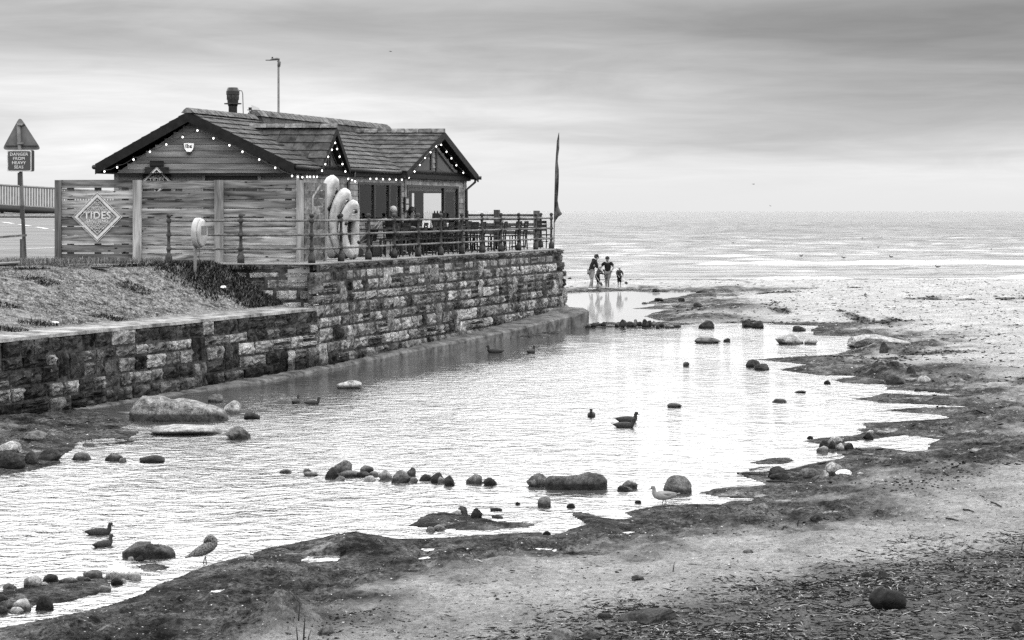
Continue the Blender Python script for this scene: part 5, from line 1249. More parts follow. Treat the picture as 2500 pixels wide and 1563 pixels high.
def person(label, loc, rz, h, J, top_mat, low_mat, low_to, sleeve, hair, cap=None, top_name='jacket', shoes=None, group=None, hood=False):
    """J: joints in units of h (x right, y forward, z up); see keys below."""
    g = thing('person', label, 'person', loc, rz, group)
    D = {'pel': (0, 0, .52), 'che': (0, 0, .70), 'nec': (0, .0, .83), 'chn': (0, .02, .885), 'crn': (0, .0, .95),
         'sl': (-.105, 0, .80), 'sr': (.105, 0, .80), 'el': (-.13, -.01, .64), 'er': (.13, -.01, .64), 'wl': (-.13, .05, .50), 'wr': (.13, .05, .50),
         'hl': (-.055, 0, .50), 'hr': (.055, 0, .50), 'kl': (-.06, .01, .27), 'kr': (.06, .01, .27), 'al': (-.06, -.01, .045), 'ar': (.06, -.01, .045), 'tl': (-.065, .08, .018), 'tr': (.065, .08, .018)}
    D.update(J); V = {k_: Vector(v_) * h for k_, v_ in D.items()}
    def gl(a, d): return V[a] + (V[a] - V[d]).normalized() * .045 * h
    V['pl'] = gl('wl', 'el'); V['pr'] = gl('wr', 'er')
    ks = ['pel', 'che', 'nec', 'chn', 'crn', 'sl', 'el', 'wl', 'pl', 'sr', 'er', 'wr', 'pr', 'hl', 'kl', 'al', 'tl', 'hr', 'kr', 'ar', 'tr']
    rd = {'pel': (.075, .06), 'che': (.088, .062), 'nec': .033, 'chn': .046, 'crn': .056, 'sl': .042, 'el': .027, 'wl': .018, 'pl': .020, 'sr': .042, 'er': .027, 'wr': .018, 'pr': .020, 'hl': .056, 'kl': .036, 'al': .021, 'tl': .020, 'hr': .056, 'kr': .036, 'ar': .021, 'tr': .020}
    ed = [('pel', 'che'), ('che', 'nec'), ('nec', 'chn'), ('chn', 'crn'), ('che', 'sl'), ('sl', 'el'), ('el', 'wl'), ('wl', 'pl'), ('che', 'sr'), ('sr', 'er'), ('er', 'wr'), ('wr', 'pr'), ('pel', 'hl'), ('hl', 'kl'), ('kl', 'al'), ('al', 'tl'), ('pel', 'hr'), ('hr', 'kr'), ('kr', 'ar'), ('ar', 'tr')]
    ix = {k_: i for i, k_ in enumerate(ks)}
    ex = MB()
    # five fingers on each hand, curled; nose and ears
    for w, p_, e in (('wl', 'pl', -1), ('wr', 'pr', 1)):
        d = (V[p_] - V[w]).normalized(); s_ = Vector((0, 0, 1)).cross(d); s_ = s_.normalized() if s_.length > .01 else Vector((0, 1, 0)); n_ = d.cross(s_)
        for i in range(4):
            a = V[p_] + s_ * (i - 1.5) * .011 * h; L = (.036, .042, .040, .030)[i] * h
            ex.tube([a - d * .01 * h, a + d * L * .5, a + d * L * .8 - n_ * L * .35, a + d * L * .75 - n_ * L * .75], [.0062 * h, .006 * h, .0055 * h, .004 * h], 5)
        a = V[w].lerp(V[p_], .35) + s_ * .018 * h; ex.tube([a, a + s_ * .018 * h + d * .014 * h, a + s_ * .02 * h + d * .034 * h - n_ * .008 * h], [.0075 * h, .007 * h, .005 * h], 5)
    hd = V['chn'].lerp(V['crn'], .45); fw = Vector(J.get('face', (0, 1, 0))).normalized(); rt = fw.cross(Vector((0, 0, 1))).normalized()
    ex.tube([hd + fw * .045 * h + Vector((0, 0, .012 * h)), hd + fw * .066 * h - Vector((0, 0, .006 * h)), hd + fw * .05 * h - Vector((0, 0, .014 * h))], [.006 * h, .011 * h, .007 * h], 6)
    for e in (-1, 1): ex.ball(hd + rt * e * .053 * h - fw * .004 * h, (.010 * h, .014 * h, .018 * h), 6, 4)
    skin('body', [V[k_] for k_ in ks], [(ix[a], ix[b]) for a, b in ed], [tuple(q * h for q in rd[k_]) if isinstance(rd[k_], tuple) else rd[k_] * h for k_ in ks], M['skin'], g, extra=ex)
    for e in (-1, 1):
        m2 = MB(); m2.ball(hd + fw * .050 * h + rt * e * .020 * h + Vector((0, 0, .012 * h)), .0075 * h, 6, 4); m2.build('eye', M['black'], g, True)
    m2 = MB(); m2.box(hd + fw * .052 * h - Vector((0, 0, .028 * h)), (.022 * h, .012 * h, .005 * h), math.atan2(fw.y, fw.x) - math.pi / 2); m2.build('mouth', M['cloth_dark'], g)
    # top
    def arm(e): return [('s' + e, 'e' + e)] + ([('e' + e, 'w' + e + '_')] if sleeve > 1 else [])
    tk = ['pel', 'che', 'ncb', 'sl', 'sr', 'eL', 'eR'] + (['wL', 'wR'] if sleeve > 1 else [])
    f_ = min(sleeve, 1)
    P2 = {'pel': V['pel'] + (V['pel'] - V['che']) * .12, 'che': V['che'], 'ncb': V['che'].lerp(V['nec'], .82), 'sl': V['sl'], 'sr': V['sr'], 'eL': V['sl'].lerp(V['el'], f_), 'eR': V['sr'].lerp(V['er'], f_), 'wL': V['el'].lerp(V['wl'], max(0, sleeve - 1)), 'wR': V['er'].lerp(V['wr'], max(0, sleeve - 1))}
    r2 = {'pel': (.092, .078), 'che': (.102, .078), 'ncb': (.055, .05), 'sl': .055, 'sr': .055, 'eL': .041, 'eR': .041, 'wL': .030, 'wR': .030}
    e2 = [('pel', 'che'), ('che', 'ncb'), ('che', 'sl'), ('che', 'sr'), ('sl', 'eL'), ('sr', 'eR')] + ([('eL', 'wL'), ('eR', 'wR')] if sleeve > 1 else [])
    i2 = {k_: i for i, k_ in enumerate(tk)}
    skin(top_name, [P2[k_] for k_ in tk], [(i2[a], i2[b]) for a, b in e2], [tuple(q * h for q in r2[k_]) if isinstance(r2[k_], tuple) else r2[k_] * h for k_ in tk], top_mat, g)
    # shorts or trousers
    lk_ = ['pel', 'hl', 'hr', 'kL', 'kR'] + (['aL', 'aR'] if low_to > 1 else []); fl_ = min(low_to, 1)
    P3 = {'pel': V['pel'], 'hl': V['hl'], 'hr': V['hr'], 'kL': V['hl'].lerp(V['kl'], fl_), 'kR': V['hr'].lerp(V['kr'], fl_), 'aL': V['kl'].lerp(V['al'], max(0, low_to - 1)), 'aR': V['kr'].lerp(V['ar'], max(0, low_to - 1))}
    r3 = {'pel': (.086, .075), 'hl': .070, 'hr': .070, 'kL': .055, 'kR': .055, 'aL': .036, 'aR': .036}
    e3 = [('pel', 'hl'), ('pel', 'hr'), ('hl', 'kL'), ('hr', 'kR')] + ([('kL', 'aL'), ('kR', 'aR')] if low_to > 1 else []); i3 = {k_: i for i, k_ in enumerate(lk_)}
    skin('shorts' if low_to <= 1.2 else 'trousers', [P3[k_] for k_ in lk_], [(i3[a], i3[b]) for a, b in e3], [tuple(q * h for q in r3[k_]) if isinstance(r3[k_], tuple) else r3[k_] * h for k_ in lk_], low_mat, g)
    top_ = V['crn']
    if hair:
        m2 = MB(); m2.ball(hd - fw * .014 * h + Vector((0, 0, .026 * h)), (.062 * h, .062 * h, .060 * h), 12, 8); m2.build('hair', hair, g, True)
    if cap:
        m2 = MB(); m2.ball(hd - fw * .004 * h + Vector((0, 0, .036 * h)), (.064 * h, .066 * h, .054 * h), 12, 8); c_ = m2.build('cap', cap, g, True)
        b_ = hd + fw * .085 * h + Vector((0, 0, .030 * h)); m2 = MB(); m2.box(b_, (.085 * h, .075 * h, .010 * h), math.atan2(fw.y, fw.x) - math.pi / 2); m2.build('brim', cap, c_)
    if hood == 'down':
        m2 = MB(); m2.ball(V['nec'] - fw * .055 * h - Vector((0, 0, .01 * h)), (.062 * h, .045 * h, .045 * h), 10, 6); m2.build('hood', top_mat, g, True)
    if hood == 'up':
        m2 = MB(); b = hd - fw * .020 * h + Vector((0, 0, .012 * h)); m2.ball(b, (.074 * h, .066 * h, .085 * h), 14, 10); m2.build('hood', top_mat, g, True)
    if shoes:
        for a, t_ in (('al', 'tl'), ('ar', 'tr')):
            m2 = MB(); m2.tube([V[a] + (V[a] - V[t_]) * .3 + Vector((0, 0, -.018 * h)), V[a] + Vector((0, 0, -.012 * h)), V[t_] + Vector((0, 0, .004 * h)), V[t_] + (V[t_] - V[a]) * .35], [.018 * h, .026 * h, .025 * h, .014 * h], 8); m2.build('shoe', shoes, g, True)
    return g
def stand(px, py): return hit(px, py, False)
GP = 'family digging on the wet sand'
# man in a hooded top, bent towards the child, both hands on a spade handle, facing right
q = stand(1443, 708)
m1 = person('man in dark hooded top, cap and shorts, bending over the child with a spade', q, R(-70), 1.76,
    {'pel': (.0, -.02, .515), 'che': (.02, .07, .69), 'nec': (.01, .12, .82), 'chn': (.01, .165, .86), 'crn': (.01, .155, .925), 'sl': (-.09, .10, .785), 'sr': (.115, .09, .785), 'el': (-.10, .17, .64), 'er': (.13, .13, .63), 'wl': (-.02, .26, .57), 'wr': (.07, .26, .54), 'kl': (-.06, .06, .27), 'kr': (.08, -.01, .27), 'al': (-.06, .05, .045), 'ar': (.09, -.10, .045), 'tl': (-.06, .14, .018), 'tr': (.10, -.02, .018), 'face': (0, 1, -.25)},
    M['cloth_black'], M['cloth_grey'], .95, 1.15, M['hair_dark'], M['cloth_black'], 'hooded_top', M['vinyl'], GP, 'down')
q = stand(1459, 704)
person('small child in dark clothes crouching between the two men', q, R(-60), 1.18,
    {'pel': (0, -.03, .48), 'che': (0, .06, .66), 'nec': (0, .11, .79), 'chn': (0, .15, .83), 'crn': (0, .13, .91), 'sl': (-.09, .09, .76), 'sr': (.09, .09, .76), 'el': (-.11, .16, .62), 'er': (.12, .15, .62), 'wl': (-.03, .26, .58), 'wr': (.05, .27, .60), 'kl': (-.06, .05, .26), 'kr': (.06, .04, .26)},
    M['cloth_dark'], M['cloth_black'], 1.1, 1.6, M['hair_fair'], None, 'jacket', None, GP)
q = stand(1484, 706)
person('man in dark polo shirt, pale visor and shorts, arms held away from his sides', q, R(165), 1.62,
    {'che': (0, .03, .70), 'nec': (0, .05, .83), 'chn': (0, .08, .875), 'crn': (0, .06, .945), 'sl': (-.11, .03, .795), 'sr': (.11, .03, .795), 'el': (-.19, .03, .66), 'er': (.20, .02, .66), 'wl': (-.17, .13, .60), 'wr': (.26, .08, .55), 'kl': (-.03, .07, .28), 'kr': (.06, -.03, .27), 'al': (-.01, -.02, .05), 'ar': (.08, -.13, .06), 'tl': (-.01, .06, .02), 'tr': (.08, -.05, .018), 'face': (.1, 1, -.15)},
    M['cloth_black'], M['cloth_grey'], .92, .75, M['hair_dark'], M['cloth_dark'], 'polo_shirt', None, GP)
q = stand(1512, 702)
kid = person('fair haired child in a patterned dark jacket holding out a toy spade', q, R(-150), 1.05,
    {'nec': (0, .01, .81), 'chn': (0, .03, .86), 'crn': (0, .01, .945), 'el': (-.19, .02, .63), 'er': (.19, .06, .63), 'wl': (-.10, .16, .56), 'wr': (.16, .20, .53), 'face': (0, 1, -.2)},
    M['cloth_dark'], M['cloth_black'], 1.15, 1.7, M['hair_fair'], None, 'jacket', None, GP)
def spade(label, a, b, L):
    g = thing('spade', label, 'spade', a); d = Vector(b) - Vector(a); m2 = MB(); m2.tube([(0, 0, 0), d], .016, 6); m2.build('handle', M['rock_pale'], g, True)
    n = d.normalized(); s_ = n.cross(Vector((0, 1, .3))).normalized(); m2 = MB(); m2.slab([d - s_ * .07, d + s_ * .07, d + n * L + s_ * .05, d + n * L - s_ * .05], Vector((0, .012, 0))); m2.build('blade', M['charcoal'], g)
    m2 = MB(); m2.tube([-s_ * .06, s_ * .06], .015, 6); m2.build('grip', M['charcoal'], g, True)
Yp = stand(1460, 706).y
spade('long handled spade held by the bending man, blade on the sand', pt(1450, 667, Yp - .4), pt(1465, 690, Yp - .5), .18)
spade('short spade held up behind the crouching child', pt(1463, 667, Yp - .2), pt(1472, 662, Yp - .2), .10)
spade('toy spade held out by the fair haired child', pt(1516, 682, Yp - .3), pt(1526, 689, Yp - .3), .14)
# two seated guests
sitJ = {'pel': (0, 0, .30), 'che': (0, .0, .49), 'nec': (0, .02, .62), 'chn': (0, .04, .675), 'crn': (0, .02, .745), 'sl': (-.105, .01, .59), 'sr': (.105, .01, .59), 'el': (-.14, .06, .44), 'er': (.14, .06, .44), 'wl': (-.07, .20, .44), 'wr': (.07, .20, .44), 'hl': (-.055, 0, .29), 'hr': (.055, 0, .29), 'kl': (-.06, .24, .28), 'kr': (.06, .24, .28), 'al': (-.06, .22, .045), 'ar': (.06, .22, .045), 'tl': (-.06, .30, .018), 'tr': (.06, .30, .018)}
pa_ = Vector((pt(959, 0, 54.6).x, 54.6, TZ)); pb_ = Vector((pt(1005, 0, 56.9).x, 56.9, TZ))
person('white haired person in dark clothes seated at a terrace table, seen from behind', pa_, R(-25), 1.74, sitJ, M['cloth_black'], M['cloth_black'], 1.7, 1.8, M['hair_white'], None, 'jacket', M['black'])
person('woman in a dark hood seated against the cafe wall, face to the railing', pb_, R(205), 1.70, sitJ, M['cloth_black'], M['cloth_black'], 1.7, 1.8, M['hair_dark'], None, 'hooded_top', M['black'], None, 'up')
chair(pa_ + Vector((0, 0, 0)), R(-25), 'dark chair under the white haired person'); chair(pb_, R(205), 'dark chair under the hooded woman')

# ------------------------------------------------------------------ birds
k = N('duck_feather'); p = k.pos((1, 1, 1), True).outputs[0]
vv = k.map(k.noise(p, 26, 5, .7), .38, .62, .004, .040, False); k.col(vv); k.b.inputs['Roughness'].default_value = .6; k.bump(k.noise(p, 40, 4, .6), .5, .01); M['duck'] = k.m
k = N('duck_pale'); p = k.pos((1, 1, 1), True).outputs[0]
vv = k.map(k.noise(p, 24, 5, .7), .40, .60, .012, .20, False); k.col(vv); k.b.inputs['Roughness'].default_value = .7; k.bump(k.noise(p, 40, 4, .6), .5, .01); M['duck_pale'] = k.m
def duck(label, loc, rz, L, tuck=False, legs=0.0, mat='duck', dark='black', group=None, head_turn=None, name='duck', bill='charcoal'):
    g = thing(name, label, 'duck' if name == 'duck' else 'gull', loc, rz, group, L)
    b = M[mat]
    sp_ = [(-.52, .17, .008), (-.46, .16, .055), (-.34, .14, .115), (-.15, .12, .175), (.05, .115, .195), (.22, .12, .18), (.33, .15, .135)]
    if tuck: nk = [(.35, .21, .13), (.33, .29, .115), (.27, .345, .10), (.19, .36, .085), (.12, .34, .055), (.06, .30, .022)]
    else: nk = [(.385, .22, .100), (.395, .30, .074), (.40, .37, .072), (.425, .425, .082), (.47, .425, .066), (.515, .40, .028)]
    path = sp_ + nk; z0 = legs
    if tuck:
        ca, sa = math.cos(.42), math.sin(.42); path = [(x * ca - (z - .1) * sa, (z - .1) * ca + x * sa + .16, r_) for x, z, r_ in path]
    m2 = MB(); m2.tube([(x, 0, z + z0) for x, z, r_ in path], [(r_ * (1.12 if i < 6 else .95), r_ * (.92 if i < 6 else 1)) for i, (x, z, r_) in enumerate(path)], 14, side=(0, 1, 0)); m2.build('body', b, g, True)
    if not tuck:
        m2 = MB(); m2.tube([(.49, 0, .385 + z0), (.56, 0, .365 + z0), (.615, 0, .352 + z0)], [(.030, .022), (.028, .012), (.020, .006)], 8, side=(0, 1, 0)); m2.build('bill', M[bill], g, True)
    for e in (-1, 1):
        m2 = MB(); m2.tube([((x * ca - (z - .1) * sa, y, (z - .1) * ca + x * sa + .16 + z0) if tuck else (x, y, z + z0)) for x, y, z in ((.20, e * .13, .13), (.05, e * .175, .135), (-.15, e * .165, .145), (-.34, e * .085, .17), (-.50, e * .03, .19))], [(.02, .05), (.032, .085), (.030, .075), (.022, .045), (.006, .010)], 8, side=(0, 1, 0)); m2.build('wing', b if name == 'duck' else M['gull_wing'], g, True)
        ex, ez = (.45, .435) if not tuck else (.10, .50)
        m2 = MB(); m2.ball((ex, e * .058, ez + z0), .012, 6, 4); m2.build('eye', M['black'], g, True)
    m2 = MB()
    if tuck: m2.hexa([(-.60, -.05, -.06 + z0), (-.42, -.06, -.02 + z0), (-.42, .06, -.02 + z0), (-.60, .05, -.06 + z0), (-.62, -.05, -.03 + z0), (-.45, -.06, .06 + z0), (-.45, .06, .06 + z0), (-.62, .05, -.03 + z0)]); m2.build('tail', b, g)
    else: m2.hexa([(-.60, -.06, .19 + z0), (-.46, -.05, .155 + z0), (-.46, .05, .155 + z0), (-.60, .06, .19 + z0), (-.60, -.06, .20 + z0), (-.46, -.05, .185 + z0), (-.46, .05, .185 + z0), (-.60, .06, .20 + z0)]); m2.build('tail', b, g)
    if legs:
        for e in (-1, 1):
            m2 = MB(); st_ = .10 * e if name == 'gull' else .07 * e
            m2.tube([(.02 + st_ * .3, e * .06, z0 - .05), (.0 + st_ * .6, e * .06, z0 * .5), (.01 + st_, e * .06, .01)], .016, 6); m2.tube([(.01 + st_, e * .06, .012), (.10 + st_, e * .075, .006)], [(.012, .008), (.045, .005)], 6, side=(0, 1, 0)); m2.build('leg', M['charcoal'], g, True)
    return g
def on_water(px, py): x, y = on_z(px, py, 0); return Vector((x, y, -.012))
duck('dark duck swimming to the right, farther of the near pair', on_water(241, 1305), R(8), .30, group='dark ducks on the pool')
duck('dark duck swimming away to the right, nearer of the near pair', on_water(251, 1334), R(50), .27, group='dark ducks on the pool')
p = on_water(500, 1376)
duck('speckled duck standing on legs in the shallows, head tucked to preen', p, R(25), .34, True, .30, 'duck_pale')
duck('dark duck swimming right, nearer of the overlapping pair in mid pool', on_water(1524, 1044), R(-12), .37, group='dark ducks on the pool')
duck('dark duck swimming right, hidden behind its partner in mid pool', on_water(1533, 1036) + Vector((0, .35, 0)), R(-20), .40, group='dark ducks on the pool')
duck('small dark duck facing the camera, alone left of the overlapping pair', on_water(1444, 1017), R(-95), .34, group='dark ducks on the pool')
duck('dark duck left of two, floating in the shade of the wall past the boulder', on_water(722, 984), R(75), .32, group='dark ducks on the pool')
duck('dark duck right of two, floating in the shade of the wall past the boulder', on_water(762, 987), R(15), .30, group='dark ducks on the pool')
duck('dark duck close under the far wall footing, left of two', on_water(1209, 862), R(170), .44, group='dark ducks on the pool')
duck('dark duck under the far wall footing, right of two', on_water(1296, 862), R(60), .40, group='dark ducks on the pool')
p = on_water(1622, 1228)
duck('white gull walking left through the shallows beside the round boulder', p, R(185), .33, False, .20, 'gull', name='gull')
def flying(label, px, py, Y, s, bank):
    g = thing('gull', label, 'gull', pt(px, py, Y), R(20), 'gulls in the air', s)
    m2 = MB(); m2.tube([(-.3, 0, 0), (-.1, 0, 0), (.15, 0, .01), (.25, 0, .02)], [.01, .06, .05, .01], 8); m2.build('body', M['charcoal'], g, True)
    for e in (-1, 1):
        m2 = MB(); m2.slab([(.08, e * .04, .02), (-.08, e * .04, .02), (-.12, e * .35, .13 + bank * e), (.05, e * .35, .13 + bank * e)], (0, 0, .012)); m2.slab([(.05, e * .35, .13 + bank * e), (-.12, e * .35, .13 + bank * e), (-.14, e * .62, .06 + bank * e * 2)], (0, 0, .01)) if False else None
        m2.slab([(.05, e * .352, .13 + bank * e), (-.12, e * .352, .13 + bank * e), (-.16, e * .66, .06 + bank * e * 2), (-.12, e * .66, .06 + bank * e * 2)], (0, 0, .01)); m2.build('wing', M['charcoal'], g)
flying('gull flying high above the cafe roof', 954, 126, 140, .40, .05); flying('gull flying low over the sea, higher of two', 1840, 450, 220, .55, -.03); flying('gull skimming the horizon, lower of two over the sea', 1881, 503, 230, .45, .08)
for i, (px, py) in enumerate(((2290, 653), (1790, 594), (2176, 628), (2060, 630), (2144, 604), (2105, 582), (1955, 626), (2420, 610))):
    Y = 4.0 * F / (py - 516); g = thing('gull', 'tiny dark gull floating on the sea among the waves', 'gull', pt(px, py, Y), R(random.uniform(0, 360)), 'gulls floating far out on the sea', .42)
    m2 = MB(); m2.tube([(-.45, 0, .16), (-.2, 0, .10), (.1, 0, .08), (.3, 0, .12), (.36, 0, .30), (.45, 0, .34), (.52, 0, .33)], [.02, .12, .16, .12, .07, .07, .015], 8); m2.build('body', M['charcoal'], g, True)

# ------------------------------------------------------------------ rocks
def rock_mesh(seed, ang):
    rr = random.Random(seed); b = bmesh.new(); bmesh.ops.create_icosphere(b, subdivisions=3, radius=1)
    pl_ = []
    for i in range(9 if ang else 14):
        n = Vector((rr.gauss(0, 1), rr.gauss(0, 1), rr.gauss(0, .8))).normalized(); pl_.append((n, rr.uniform(.50, .92) if ang else rr.uniform(.70, .97)))
    o = Vector((rr.random() * 50, rr.random() * 50, 0))
    for v_ in b.verts:
        d = v_.co.normalized(); r_ = 1.0
        for n, k_ in pl_:
            c = d.dot(n)
            if c > .05:
                q = k_ / c
                r_ = min(r_, q) if ang else r_ - max(0, r_ - q) * .92
        r_ *= 1 + (.12 if ang else .09) * mnoise.fractal(d * 1.6 + o, 1, 2, 4) + .03 * mnoise.noise(d * 6 + o)
        v_.co = d * r_
    me = bpy.data.meshes.new('rock'); b.to_mesh(me); b.free(); me.polygons.foreach_set('use_smooth', [not ang] * len(me.polygons)); return me
RK = {}
def rock(x0, x1, y0, y1, tone, kind, label, group=None, name='rock', dz=0.0, dep=None):
    if kind == 'r' and random.random() < .4: kind = 'a'
    px = (x0 + x1) / 2; p = hit(px, y1 - (y1 - y0) * .12, False)
    if p.z < 0 and p.y < 61.8: X, Y = on_z(px, y1 - (y1 - y0) * .08, 0); p = Vector((X, Y, 0.0))
    kk = F / p.y; w = (x1 - x0) / kk; h = max((y1 - y0) / kk, .02)
    d = w * (dep or random.uniform(.55, .8)); h2 = max(h - d * .5 * (y1 - 516) / F, h * .55)
    key = (kind, tone, random.randrange(5))
    if key not in RK:
        me = rock_mesh(hash(key[0]) % 1 + key[2] * 13 + (100 if kind == 'a' else 0), kind == 'a').copy(); me.materials.append(M['rock_' + tone]); RK[key] = me
    o = link(name, RK[key], None, (p.x, p.y + d * .35, p.z + h2 * .16 + dz)); o.scale = (w / 1.85, d / 1.85, h2 * .90)
    o.rotation_euler = (random.uniform(-.12, .12), random.uniform(-.12, .12), random.choice([0, math.pi]) + random.uniform(-.25, .25))
    return tag(o, label, 'rock' if name != 'plank' else name, group)
D_, M_, P_, W_ = 'dark', 'mid', 'pale', 'white'
G1_ = 'stones left of the pool under the wall'; G2_ = 'stones strung across the middle of the pool'; G3_ = 'stones on the right shore'; G4_ = 'stones along the near left bar'; G5_ = 'stones scattered on the dry sand'; G6_ = 'stones standing in the far pool'
